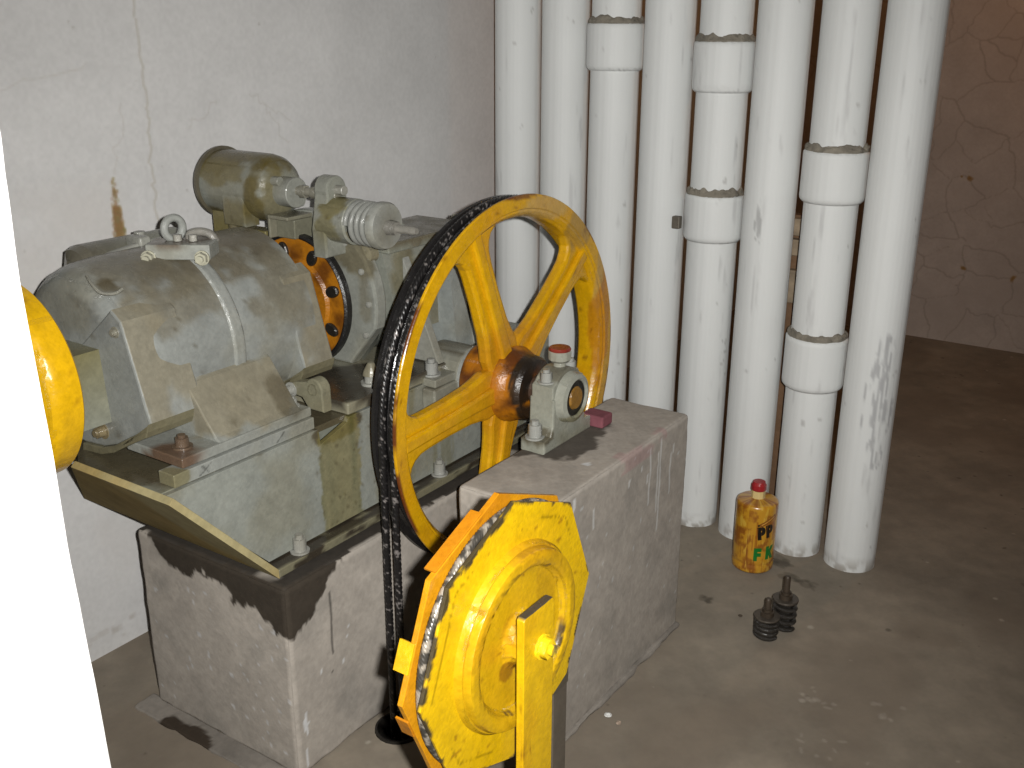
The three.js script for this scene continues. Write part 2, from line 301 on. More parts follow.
// ------------------------------------------------------------------ concrete blocks
const CON = [0.40, 0.362, 0.318];
function dot(p, u, v, a, b) { return Math.hypot((p[0] - u) / a, (p[1] - v) / b) < 1; }
const rb = rng(404);
const spots = []; for (let k = 0; k < 46; k++) spots.push([rb(), rb(), 0.0025 + 0.004 * rb() * rb(), 0.003 + 0.006 * rb() * rb()]);
function concreteBase(p) { let c = mul(CON, 0.84 + 0.28 * fbm(p.x * 6, p.y * 6, p.z * 6, 5)); c = mix(c, [0.25, 0.235, 0.21], 0.4 * smooth(0.5, 0.75, fbm(p.x * 11 + 5, p.y * 11, p.z * 11, 4))); return c; }
{
  const o = thing('concrete_plinth', 'low grey concrete plinth under the motor, its top edge soaked with dark oil', 'plinth');
  const drip = [[-1.325, 0.12, 0.006, 0.028], [-1.345, 0.02, 0.004, 0.03], [-1.34, 0.06, 0.002, 0.02]];
  obj('block', rbox(-1.818, -1.355, 0, 0.45, -2.36, -1.2, 0.014, 0.0055, 0.004), M.concrete, o, (p) => {
    let c = concreteBase(p);
    const n = fbm(p.x * 14, p.y * 5, p.z * 14, 4) - 0.5, n2 = fbm(p.x * 45, p.y * 30, p.z * 45, 3) - 0.5;
    let low;
    if (p.z > -1.206) low = 0.445 - 0.05 * smooth(-1.83, -1.74, p.x) - 0.02 * smooth(-1.62, -1.46, p.x) - 0.03 * smooth(-1.46, -1.38, p.x); else if (p.x > -1.361) low = 0.345 + 0.06 * smooth(-1.2, -1.34, p.z) + 0.06 * smooth(-1.26, -1.45, p.z); else low = 0;
    if (p.z > -1.206 || p.x > -1.361) { const s = smooth(0, 0.006, p.y - low + 0.10 * n + 0.05 * n2); c = mix(c, [0.034, 0.026, 0.018], 0.96 * s); } else if (p.y > 0.44) c = mix(c, [0.03, 0.025, 0.02], 0.95 * smooth(0.4, 0.5, fbm(p.x * 9, 2, p.z * 9, 4) + (p.z > -1.5 ? 0.2 : 0.06)));
    if (p.x > -1.361) for (const [z, y, a, b] of [[-1.23, 0.12, 0.006, 0.026], [-1.225, 0.04, 0.004, 0.022], [-1.36, 0.26, 0.003, 0.006], [-1.37, 0.285, 0.003, 0.004], [-1.345, 0.21, 0.003, 0.006], [-1.28, 0.22, 0.002, 0.005]]) if (dot([p.z, p.y], z, y, a, b)) c = [0.6, 0.6, 0.6];
    if (p.x > -1.361 && Math.abs(p.z + 1.315 + 0.03 * (p.y - 0.2)) < 0.0022 && p.y > 0.2 && p.y < 0.41) c = mul(c, 0.3);
    if (p.z > -1.206) for (const [u, v, a, b] of spots) if (dot([p.x, p.y], -1.8 + u * 0.44, v * 0.36, a, b)) c = [0.5, 0.49, 0.48];
    return c;
  });
  // mortar skirt poured round the foot of the plinth
  obj('mortar_skirt', rbox(-1.845, -1.335, -0.008, 0.006, -1.21, -1.15, 0.006, 0.007, 0.009), M.concrete, o, (p) => { const c = mul(CON, 0.42 + 0.36 * fbm(p.x * 12, 1, p.z * 12, 4)); return mix(c, [0.05, 0.038, 0.028], blob(p, [-1.66, 0.01, -1.16], [0.09, 0.05, 0.03])); });
  settle(o);
}
{
  const o = thing('concrete_pedestal', 'tall grey concrete pedestal carrying the outboard bearing, streaked with white paint', 'pedestal');
  const runs = [[-1.98, 0.5, 0.003, 0.07], [-2.02, 0.47, 0.0035, 0.11], [-2.035, 0.46, 0.003, 0.12], [-2.09, 0.47, 0.002, 0.07], [-1.64, 0.565, 0.006, 0.016], [-1.97, 0.5, 0.0022, 0.02], [-1.88, 0.52, 0.002, 0.035], [-1.72, 0.5, 0.0018, 0.05], [-1.94, 0.535, 0.003, 0.008], [-2.1, 0.53, 0.003, 0.012]];
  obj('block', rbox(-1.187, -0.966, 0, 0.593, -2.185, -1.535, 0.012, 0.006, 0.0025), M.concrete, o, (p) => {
    let c = concreteBase(p);
    if (p.x > -0.972) { for (const [z, y, a, b] of runs) if (dot([p.z, p.y], z, y, a, b)) c = mix(c, [0.66, 0.66, 0.65], 0.75); for (const [u, v, a, b] of spots) if (dot([p.z, p.y], -2.17 + u * 0.6, 0.03 + v * 0.55, a * 0.8, b * 0.8)) c = mix(c, [0.55, 0.55, 0.54], 0.8); if (Math.abs(p.z + 1.78) < 0.0016 && p.y > 0.35 && p.y < 0.44) c = mul(c, 0.35); }
    const pk = Math.abs((p.z + 1.95) - 0) ; if (p.x > -0.99 && p.y > 0.555 && pk < 0.11) c = mix(c, [0.4, 0.17, 0.19], 0.3 * smooth(0.5, 0.62, fbm(p.x * 60, p.y * 30, p.z * 12, 3) + 0.05));
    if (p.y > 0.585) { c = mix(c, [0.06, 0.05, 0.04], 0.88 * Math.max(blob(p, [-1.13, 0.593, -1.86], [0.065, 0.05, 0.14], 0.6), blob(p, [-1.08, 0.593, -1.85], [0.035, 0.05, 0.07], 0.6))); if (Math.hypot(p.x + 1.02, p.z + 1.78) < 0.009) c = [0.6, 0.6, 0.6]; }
    return c;
  });
  obj('mortar_skirt', rbox(-1.05, -0.955, -0.004, 0.01, -2.18, -1.54, 0.008, 0.008, 0.009), M.concrete, o, (p) => mul(CON, 0.46 + 0.36 * fbm(p.x * 26, 1, p.z * 26, 4)));
  settle(o);
}
// ------------------------------------------------------------------ vertical pipes in a row
{
  const xs = [-1.878, -1.706, -1.535, -1.363, -1.194, -1.030, -0.859, -0.696], zc = -2.777, R = 0.0718;
  const sockets = { 2: [[1.364, 1.49]], 4: [[1.316, 1.445], [0.903, 1.032]], 6: [[1.044, 1.176], [0.519, 0.666]] };
  const labels = ['plain white pipe, leftmost of the row, next to the plaster wall', 'plain white pipe between the leftmost pipe and the single-collar pipe', 'white pipe with one collar near the top, third of the row', 'plain white pipe between two collared pipes, rising behind the concrete pedestal', 'white pipe with two collars high up, fifth of the row', 'plain white pipe with a long grey scuff, right behind the yellow bottle', 'white pipe with two collars lower down, second from the right end', 'plain white pipe with grey scratches, rightmost of the row'];
  const names = ['vertical_pipe'];
  xs.forEach((x, k) => {
    const o = thing('vertical_pipe', labels[k], 'pipe', 'white pipes in a row');
    const col = (p) => {
      let c = mul([0.63, 0.642, 0.635], 0.96 + 0.08 * fbm(p.x * 8 + k, p.y * 4, p.z * 8, 4));
      const s = fbm(p.x * 70 + k * 9, p.y * 6, p.z * 70, 4); c = mix(c, [0.42, 0.42, 0.42], 0.55 * smooth(0.68, 0.8, s));
      c = mix(c, [0.34, 0.33, 0.32], 0.6 * smooth(0.79, 0.84, fbm(p.x * 40 + k * 5, p.y * 40, p.z * 40, 3)));
      if (k === 7) c = mix(c, [0.3, 0.3, 0.31], 0.7 * blob(p, [-0.655, 0.5, -2.715], [0.035, 0.19, 0.05], 0.6, 20) * smooth(0.47, 0.58, fbm(p.x * 130, p.y * 14, p.z * 130, 3)));
      if (k === 5) c = mix(c, [0.25, 0.25, 0.25], 0.6 * smooth(0.42, 0.55, fbm(p.x * 90, p.y * 14, p.z * 90, 3)) * blob(p, [-1.03, 0.98, -2.705], [0.012, 0.06, 0.03], 0.9, 60));
      if (p.y < 0.05) c = mix(c, [0.3, 0.28, 0.25], smooth(0.45, 0.6, fbm(p.x * 40, p.y * 40, p.z * 40, 3)) * (1 - p.y / 0.05));
      return c;
    };
    const round = (g) => { const q = gather([g]), P = q.attributes.position, uv = q.attributes.uv; for (let i = 0; i < P.count; i++) uv.setXY(i, uv.getX(i) * 0.5, P.getY(i)); return q; };
    obj('pipe', round(lathe([...dense([[R, -0.002], [R, 1.7]], 0.009), [R, 2.6]], 'y', [x, 0, zc], 80, 3)), M.white, o, col, true);
    for (const [y0, y1] of sockets[k] || []) {
      const ring = obj('collar', round(lathe(dense([[R - 0.002, y0 - 0.004], [R + 0.005, y0 - 0.004], [R + 0.012, y0 + 0.004], [R + 0.0135, y0 + 0.012], [R + 0.0132, y1 - 0.004], [R + 0.0095, y1], [R - 0.002, y1]], 0.012), 'y', [x, 0, zc], 80, 0.9)), M.white, o, col, true);
      const mo = lathe(dense([[R - 0.003, y1 - 0.003], [R + 0.010, y1 - 0.003], [R + 0.010, y1 + 0.006], [R + 0.004, y1 + 0.016], [R - 0.003, y1 + 0.02]], 0.003), 'y', [x, 0, zc], 90, 3);
      const P = mo.attributes.position; for (let i = 0; i < P.count; i++) { const n = fbm(P.getX(i) * 55, P.getY(i) * 55 + k, P.getZ(i) * 55, 3) - 0.5; P.setY(i, P.getY(i) + n * 0.02); P.setX(i, x + (P.getX(i) - x) * (1 + n * 0.07)); P.setZ(i, zc + (P.getZ(i) - zc) * (1 + n * 0.07)); } mo.computeVertexNormals();
      obj('joint_mortar', mo, M.mortar, o, (p) => mul([0.2, 0.18, 0.145], 0.5 + fbm(p.x * 70, p.y * 70, p.z * 70, 3)));
    }
    settle(o);
  });
}
// things seen through the gaps behind the pipes
for (const [y0, y1, z, label] of [[0.905, 0.955, -2.93, 'topmost weathered board seen through the gap behind the pipes'], [0.845, 0.893, -2.935, 'middle weathered board seen through the gap behind the pipes'], [0.70, 0.80, -2.94, 'wide lowest board seen through the gap behind the pipes']]) {
  const o = obj('wood_board', rbox(-1.12, -0.86, y0, y1, z - 0.03, z, 0.003, 0.02), M.concrete, scene, (p) => mul([0.34, 0.27, 0.19], 0.6 + 0.6 * fbm(p.x * 6, p.y * 60, 3, 3)));
  o.userData = { label, category: 'board', group: 'boards behind the pipes' };
}
{ const o = obj('board_post', rbox(-1.06, -1.0, 0, 0.96, -3.0, -2.965, 0.003, 0.02), M.concrete, scene, (p) => mul([0.2, 0.12, 0.07], 0.6 + 0.6 * fbm(p.x * 60, p.y * 5, 3, 3))); o.userData = { label: 'upright brown timber holding the boards behind the pipes', category: 'post' }; }
{ const o = obj('pipe_clip', [rbox(-1.292, -1.268, 0.93, 0.966, -2.726, -2.705, 0.003), hexa('z', [-1.275, 0.942, -2.706], 0.005, 0.005)], M.steel, scene, flat([0.17, 0.15, 0.12], 0.6, 80)); o.userData = { label: 'small dull metal clip wedged beside the lower collar of the fifth pipe', category: 'clip' }; }

// ------------------------------------------------------------------ steel base frame of the machine
const topDirt = [[-1.7, 0.72, -1.6], [0.4, 0.2, 0.5]];
{
  const o = thing('base_frame', 'grey steel base frame with sloped front end, oil running down its side', 'frame');
  const stain = (p) => {
    let c = greyPaint([[[-1.43, 0.70, -1.44], [0.05, 0.03, 0.07], BROWN, 0.9], [[-1.43, 0.6, -1.02], [0.05, 0.06, 0.02], OLIVE, 0.6]], [0.25, 0.262, 0.235])(p);
    if (p.x > -1.45 && p.x < -1.42) {
      const e = 0.006 * (fbm(p.y * 30, 4, 1, 3) - 0.5) * 2, lo = -1.503 + e, hi = -1.385 + 0.008 * (fbm(p.y * 22, 9, 1, 3) - 0.5) * 2;
      if (p.z > lo && p.z < hi) { const s = fbm(p.z * 60, p.y * 5, 3, 4); c = mix(c, mix([0.125, 0.115, 0.03], [0.2, 0.17, 0.06], smooth(0.3, 0.7, s)), 0.68); c = mix(c, BROWN, 0.55 * smooth(0.72, 0.78, fbm(p.z * 150, p.y * 150, 3, 2))); }
      if (p.z < -1.55) c = mix(c, OLIVE, 0.4 * smooth(0.55, 0.65, fbm(p.z * 40, p.y * 4, 8, 3)));
    }
    return c;
  };
  const notch = [[-1.385, 0.7115], [-1.39, 0.676], [-1.47, 0.7]];
  const side = [[-1.003, 0.71], [-1.228, 0.478], [-2.26, 0.478], [-2.26, 0.71], [-1.475, 0.71], ...notch.slice().reverse()];
  obj('side_plate', split(plate(side, 'x', -1.436, -1.424, 0.001), 0.012), M.paint, o, stain);
  obj('side_plate', plate([[-1.24, 0.71], [-1.24, 0.478], [-2.26, 0.478], [-2.26, 0.71]], 'x', -2.03, -2.018), M.paint, o, greyPaint());
  obj('top_plate', split(plate([[-1.436, -1.008], [-1.436, -2.26], [-2.02, -2.26], [-2.02, -1.235], [-1.68, -1.008]], 'y', 0.698, 0.712, 0.001), 0.03), M.paint, o, greyPaint([[[-1.72, 0.7, -1.4], [0.4, 0.2, 0.6], BROWN, 0.9]]));
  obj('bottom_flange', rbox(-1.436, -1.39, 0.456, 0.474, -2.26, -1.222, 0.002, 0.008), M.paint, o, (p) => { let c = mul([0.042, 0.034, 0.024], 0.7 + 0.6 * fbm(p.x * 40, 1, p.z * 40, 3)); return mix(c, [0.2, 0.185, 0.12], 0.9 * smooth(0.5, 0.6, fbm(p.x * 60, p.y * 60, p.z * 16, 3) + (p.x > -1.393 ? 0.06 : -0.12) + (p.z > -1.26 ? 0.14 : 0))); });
  obj('bottom_flange', rbox(-2.03, -1.99, 0.456, 0.474, -2.26, -1.222, 0.002), M.paint, o, greyPaint());
  // sloped end plate under the overhang
  const L = Math.hypot(0.232, 0.255), g = split(plate([[-2.032, -L / 2], [-1.392, -L / 2], [-1.392, L / 2], [-1.675, L / 2]], 'z', -0.007, 0.007, 0.001), 0.012); g.rotateX(Math.atan2(0.232, 0.255)); g.translate(0, 0.586, -1.111);
  obj('sloped_end_plate', g, M.concrete, o, (p) => { let c = mul([0.36, 0.27, 0.11], 0.75 + 0.5 * fbm(p.x * 12, p.y * 12, p.z * 12, 4)); c = mix(c, [0.36, 0.32, 0.18], 0.8 * smooth(0.5, 0.6, fbm(p.x * 9, p.y * 3, 2, 3) + (p.x > -1.6 ? 0.12 : -0.2))); return c; });
  const rail = greyPaint([[[-1.43, 0.725, -1.035], [0.05, 0.03, 0.03], OLIVE, 0.6]], [0.25, 0.26, 0.24]);   // with two pencil marks
  obj('slide_rail', rbox(-1.475, -1.432, 0.712, 0.737, -1.383, -1.035, 0.002, 0.003), M.paint, o, (p) => { const y = p.y - 0.7245, c = rail(p); if (p.x > -1.4335 && ((Math.abs(y) < 0.009 && (Math.abs(p.z + 1.105 - y * 0.9) < 0.0022 || Math.abs(p.z + 1.105 + y * 1.6) < 0.0022)) || (Math.abs(y) < 0.01 && Math.abs(p.z + 1.29 + y * 1.3) < 0.0026))) return mul(c, 0.5); return c; });
  obj('slide_rail', rbox(-2.0, -1.94, 0.712, 0.737, -1.383, -1.24, 0.002), M.paint, o, greyPaint());
  for (const z of [-1.3, -1.76]) { obj('foundation_bolt', bolt('y', [-1.412, 0.474, z], 0.015, 0.026), M.paint, o, greyPaint([], [0.3, 0.3, 0.28])); }
  obj('inner_web', rbox(-1.56, -1.55, 0.478, 0.698, -2.2, -1.25, 0.002), M.paint, o, greyPaint());
  settle(o);
}

// ------------------------------------------------------------------ motor
const AX = -1.72, AY = 0.885;
{
  const o = thing('electric_motor', 'large grey-green electric motor with lifting eyes, dusty brown on top', 'motor');
  const TAUPE = [0.125, 0.108, 0.073], TAUPE2 = [0.16, 0.145, 0.105];
  const dirtAndSlotShade = [[[-1.71, 1.06, -1.36], [0.2, 0.085, 0.2], TAUPE2, 0.75], [[-1.70, 1.08, -1.44], [0.15, 0.06, 0.12], TAUPE, 0.8], [[-1.68, 1.06, -1.18], [0.14, 0.06, 0.1], TAUPE, 0.7], [[-1.64, 1.05, -1.32], [0.09, 0.05, 0.1], TAUPE, 0.65], [[-1.58, 0.99, -1.2], [0.09, 0.05, 0.1], TAUPE2, 0.7], [[-1.55, 0.97, -1.44], [0.07, 0.1, 0.09], TAUPE2, 0.75], [[-1.63, 1.045, -1.085], [0.025, 0.014, 0.02], BROWN, 0.8]];
  for (const d of dirtAndSlotShade) d.push(0.24);   // thick dust, its rim mottled; last mark paints shade in the air slot
  const col = greyPaint(dirtAndSlotShade, [0.235, 0.246, 0.232]);
  obj('body', lathe(dense([[0, -1.056], [0.145, -1.056], [0.16, -1.062], [0.175, -1.08], [0.185, -1.112], [0.189, -1.15], [0.19, -1.26], [0.19, -1.50], [0.18, -1.508], [0.0, -1.508]], 0.008), 'z', [AX, AY], 150, 0.7), M.paint, o, col);
  obj('band', lathe(dense([[0.188, -1.275], [0.1935, -1.278], [0.1945, -1.283], [0.193, -1.289], [0.1925, -1.295], [0.193, -1.302], [0.1915, -1.306], [0.188, -1.308]], 0.01), 'z', [AX, AY], 120, 1), M.paint, o, greyPaint([], [0.27, 0.28, 0.26]));
  const hood = [[AX, AY + 0.02], [-1.585, 1.012], [-1.56, 0.994], [-1.508, 0.812], [-1.514, 0.8], [-1.57, 0.772], [-1.62, 0.745], [-1.66, 0.732], [-1.72, 0.727], [-1.78, 0.732], [-1.9, 0.79], [-1.89, 0.86]];
  const lip = hood.slice(3, 9).concat(hood.slice(3, 9).reverse().map(([x, y]) => [x - 0.004, y - 0.016]));
  for (const [z0, z1] of [[-1.175, -1.0545], [-1.525, -1.44]]) {
    const h = obj('air_hood', split(plate(hood, 'z', z0, z1, 0.004), 0.02), M.paint, o, (p) => { const c = col(p); return p.z > z1 - 0.003 || p.z < z0 + 0.003 ? c : mix(c, mul([0.215, 0.192, 0.135], 0.9 + 0.2 * fbm(p.x * 20, p.y * 20, p.z * 20, 3)), 0.8 * smooth(0.28, 0.42, fbm(p.x * 12, p.y * 12, p.z * 12, 4))); });
    obj('hood_lip', plate(lip, 'z', z0 - 0.004, z1 + 0.006, 0.002), M.paint, h, flat([0.16, 0.145, 0.09], 0.7, 40));
  }
  // pressed lip of the air slot in the front shoulder
  obj('vent_lip', tube([[-1.672, 1.058, -1.075], [-1.652, 1.048, -1.069], [-1.628, 1.034, -1.07], [-1.607, 1.033, -1.085], [-1.607, 1.038, -1.10]], 0.0035, 24, 6), M.paint, o, flat([0.22, 0.215, 0.18], 0.3));
  obj('hood_bolt', bolt('z', [-1.578, 0.972, -1.055], 0.008, 0.006), M.paint, o, flat([0.2, 0.19, 0.15], 0.4));
  // long cover on the far shoulder
  const cov = []; for (let k = 0; k <= 16; k++) { const a = -0.35 + k / 16 * 2.4; cov.push([-1.84 + 0.062 * Math.cos(a), 1.016 + 0.062 * Math.sin(a)]); } cov.push([-1.9, 0.98], [-1.79, 0.97]);
  obj('shoulder_cover', plate(cov, 'z', -1.43, -1.15, 0.026), M.paint, o, greyPaint([[[-1.84, 1.06, -1.25], [0.06, 0.05, 0.13], [0.1, 0.085, 0.06], 0.8]]));
  obj('cover_rail', tube([[-1.79, 1.02, -1.145], [-1.785, 1.05, -1.175], [-1.78, 1.066, -1.25], [-1.778, 1.072, -1.36]], 0.008, 30, 8), M.paint, o, flat([0.27, 0.27, 0.24], 0.3));
  obj('cover_lug', [rbox(-1.815, -1.765, 1.06, 1.086, -1.29, -1.262, 0.006), hexa('y', [-1.81, 1.075, -1.295], 0.013, 0.014)], M.paint, o, flat([0.26, 0.26, 0.23], 0.4));
  // block with the lifting eyes
  const turned = (g) => { const q = gather([g]); q.rotateY(YAW); q.translate(-1.643, 1.077, -1.264); return q; };
  const lb = obj('lifting_block', turned(rbox(-0.062, 0.062, -0.016, 0.014, -0.045, 0.022, 0.003, 0.012)), M.paint, o, greyPaint([[[-1.7, 1.088, -1.29], [0.09, 0.012, 0.07], [0.13, 0.1, 0.075], 0.8]], [0.29, 0.3, 0.275]));
  for (const x of [-0.056, 0.047]) obj('nut', turned([disc('z', [x, -0.011, 0.022], 0.0145, 0.004), hexa('z', [x, -0.011, 0.026], 0.0128, 0.011), disc('z', [x, -0.011, 0.037], 0.007, 0.008)]), M.paint, lb, flat([0.36, 0.35, 0.27], 0.5, 60));
  for (const x of [-0.008, 0.022]) obj('nut', turned(hexa('y', [x, 0.015, -0.012], 0.009, 0.012)), M.paint, lb, flat([0.33, 0.32, 0.28], 0.4, 60));
  obj('lifting_eye', turned(new THREE.TorusGeometry(0.0205, 0.008, 12, 32).rotateY(0.9).translate(-0.02, 0.036, -0.03)), M.paint, o, greyPaint([], [0.3, 0.31, 0.29]));
  obj('lifting_eye', turned(tube([[0.006, 0.008, -0.04], [0.008, 0.022, -0.042], [0.025, 0.027, -0.042], [0.047, 0.022, -0.043], [0.058, 0.006, -0.043]], 0.0085, 30, 10)), M.paint, o, flat([0.22, 0.21, 0.185], 0.4));
  // bearing housing on the front face
  obj('bearing_housing', [plate([[-1.635, 0.93], [-1.625, 0.79], [-1.815, 0.79], [-1.805, 0.93]], 'z', -1.06, -0.985, 0.004), cyl('z', [AX, AY], 0.05, -0.99, -0.97)], M.paint, o, greyPaint([[[-1.63, 0.92, -1.0], [0.04, 0.02, 0.06], OLIVE, 0.8], [[-1.62, 0.86, -1.03], [0.03, 0.09, 0.02], BEIGE, 0.8]]));
  obj('bearing_housing_bolt', bolt('z', [-1.655, 0.765, -1.056], 0.012, 0.014), M.paint, o, flat([0.2, 0.16, 0.09], 0.5));
  obj('shaft', cyl('z', [AX, AY], 0.022, -1.6, -0.9), M.steel, o, flat([0.2, 0.19, 0.17]));
  // feet
  const foot = [[-1.62, 0.862], [-1.535, 0.862], [-1.524, 0.855], [-1.455, 0.764], [-1.444, 0.757], [-1.444, 0.7375], [-1.62, 0.7375]];
  const f = obj('foot', [split(plate(foot, 'z', -1.362, -1.152, 0.003), 0.02), rbox(-1.6, -1.44, 0.7375, 0.757, -1.385, -1.062, 0.003, 0.02)], M.paint, o, greyPaint([[[-1.49, 0.82, -1.24], [0.08, 0.075, 0.16], [0.215, 0.192, 0.135], 0.85], [[-1.48, 0.745, -1.06], [0.06, 0.04, 0.06], [0.1, 0.05, 0.025], 0.85], [[-1.46, 0.8, -1.345], [0.05, 0.06, 0.03], BROWN, 0.6]], [0.25, 0.258, 0.235]));
  obj('foot_bolt', bolt('y', [-1.485, 0.757, -1.1], 0.014, 0.016), M.paint, f, flat([0.11, 0.075, 0.05], 0.5));
  obj('foot_bolt', bolt('y', [-1.475, 0.757, -1.365], 0.012, 0.014), M.paint, f, flat([0.3, 0.3, 0.27], 0.5));
  obj('foot', plate(foot.map(([x, y]) => [2 * AX - x, y]), 'z', -1.345, -1.135, 0.003), M.paint, o, greyPaint());
  settle(o);
}
// yellow handwheel on the motor's free end
{
  const o = thing('hand_wheel', 'yellow hand wheel on the motor shaft, half hidden by the white pier', 'hand wheel');
  obj('rim', lathe(dense([[0.165, -0.952], [0.180, -0.952], [0.184, -0.948], [0.184, -0.905], [0.178, -0.893], [0.165, -0.886], [0.15, -0.888], [0.148, -0.9], [0.148, -0.945]], 0.012), 'z', [AX, AY + 0.005], 110, 0.7), M.yellow, o, yellowPaint([], [0.7, 0.4, 0.006], 0.25));
  obj('web', lathe([[0.0, -0.925], [0.152, -0.925], [0.152, -0.912], [0.0, -0.912]], 'z', [AX, AY + 0.005], 60), M.yellow, o, yellowPaint());
  obj('hub', cyl('z', [AX, AY + 0.005], 0.045, -0.96, -0.885, 32), M.yellow, o, yellowPaint());
  settle(o);
}
// ------------------------------------------------------------------ brake: drum, magnet, spring lever, bracket
{
  const o = thing('brake_drum', 'orange-brown brake drum with a black greasy rim behind the motor', 'brake drum');
  obj('rim', lathe(dense([[0.145, -1.642], [0.1455, -1.633], [0.151, -1.630], [0.1555, -1.634], [0.1555, -1.65], [0.14, -1.65]], 0.01), 'z', [AX, AY], 100, 0.7), M.grease, o, flat([0.014, 0.0135, 0.013], 0.4));
  obj('face', lathe(dense([[0.03, -1.64], [0.062, -1.64], [0.066, -1.63], [0.094, -1.628], [0.1, -1.636], [0.144, -1.636], [0.1455, -1.634]], 0.006), 'z', [AX, AY], 110, 0.7), M.grease, o, (p) => { let c = mix([0.4, 0.15, 0.008], [0.15, 0.05, 0.006], smooth(0.42, 0.7, fbm(p.x * 22, p.y * 22, p.z * 22, 4))); const r = Math.hypot(p.x - AX, p.y - AY); if (r < 0.05) c = [0.34, 0.035, 0.012]; return c; });
  for (let k = 0; k < 8; k++) { const a = 0.3 + k * Math.PI / 4; const g = lathe([[0, -1.628], [0.012, -1.628], [0.0145, -1.631], [0.0145, -1.64], [0, -1.64]], 'z', [0, 0], 18); g.scale(1.35, 0.95, 1).rotateZ(a).translate(AX + 0.118 * Math.cos(a), AY + 0.118 * Math.sin(a), 0); obj('coupling_pin', g, M.grease, o, flat([0.018, 0.015, 0.012], 0.5)); }
  obj('shaft', cyl('z', [AX, AY], 0.03, -1.7, -1.52), M.steel, o, flat([0.1, 0.05, 0.03]));
  settle(o);
}
{
  const o = thing('brake_magnet', 'drum-shaped brake magnet above the motor, olive with oil runs', 'magnet');
  const cy = 1.133, cz = -1.66, oil = [0.095, 0.072, 0.02], oil2 = [0.14, 0.115, 0.045];
  const col = greyPaint([[[-1.9, 1.205, -1.64], [0.12, 0.045, 0.07], oil, 0.85, 0.2], [[-1.88, 1.17, -1.59], [0.1, 0.03, 0.05], oil2, 0.8, 0.2], [[-1.80, 1.13, -1.6], [0.022, 0.1, 0.05], oil, 0.85, 0.2], [[-1.77, 1.1, -1.62], [0.02, 0.07, 0.05], oil2, 0.7, 0.2], [[-1.95, 1.07, -1.64], [0.05, 0.03, 0.05], oil, 0.8, 0.2], [[-1.86, 1.07, -1.59], [0.05, 0.05, 0.04], oil2, 0.7, 0.2], [[-1.83, 1.2, -1.66], [0.04, 0.05, 0.05], oil2, 0.5, 0.2]], [0.22, 0.23, 0.2]);
  obj('end_cap', lathe([[0, -1.982], [0.08, -1.982], [0.0835, -1.977], [0.0835, -1.969], [0.078, -1.967], [0, -1.967]], 'x', [0, cy, cz], 60), M.paint, o, flat([0.1, 0.088, 0.06], 0.5));
  obj('body', lathe(dense([[0.0765, -1.968], [0.0765, -1.815], [0.073, -1.795], [0.064, -1.778], [0.05, -1.768], [0.036, -1.765], [0, -1.765]], 0.006), 'x', [0, cy, cz], 90, 0.8), M.paint, o, col);
  obj('boss', [cyl('x', [0, cy - 0.004, cz + 0.004], 0.034, -1.768, -1.722, 30), cyl('x', [0, cy + 0.022, cz + 0.03], 0.011, -1.79, -1.745, 14), cyl('x', [0, cy - 0.03, cz - 0.03], 0.012, -1.78, -1.742, 14)], M.paint, o, greyPaint([], [0.25, 0.255, 0.225]));
  obj('side_pad', split(plate([[-1.895, 1.13], [-1.825, 1.13], [-1.822, 1.05], [-1.892, 1.05]], 'z', -1.63, -1.585, 0.003), 0.015), M.paint, o, col);
  obj('pad_bolt', [hexa('y', [-1.88, 1.052, -1.6], 0.012, 0.012, -1), disc('y', [-1.88, 1.04, -1.6], 0.007, 0.05, -1, 12)], M.paint, o, flat([0.14, 0.12, 0.07], 0.5));
  obj('foot_post', [rbox(-1.97, -1.905, 0.735, 1.075, -1.66, -1.615, 0.004, 0.02), rbox(-1.925, -1.83, 0.95, 1.03, -1.69, -1.65, 0.004, 0.02)], M.paint, o, flat([0.17, 0.145, 0.06], 0.7, 14));
  const yk = obj('yoke', [rbox(-1.765, -1.70, 1.074, 1.083, -1.70, -1.60, 0.003), rbox(-1.765, -1.757, 1.03, 1.076, -1.69, -1.60, 0.003)], M.paint, o, flat([0.2, 0.19, 0.14], 0.4));
  obj('yoke_core', rbox(-1.757, -1.70, 1.03, 1.074, -1.70, -1.62, 0.003), M.paint, yk, greyPaint([], [0.17, 0.165, 0.12]));
  obj('plunger_rod', [cyl('x', [0, cy, cz], 0.0105, -1.73, -1.60, 16), hexa('x', [-1.71, cy, cz], 0.016, 0.014), hexa('x', [-1.675, cy, cz], 0.0145, 0.012)], M.paint, o, flat([0.21, 0.2, 0.16], 0.5, 50));
  settle(o);
}
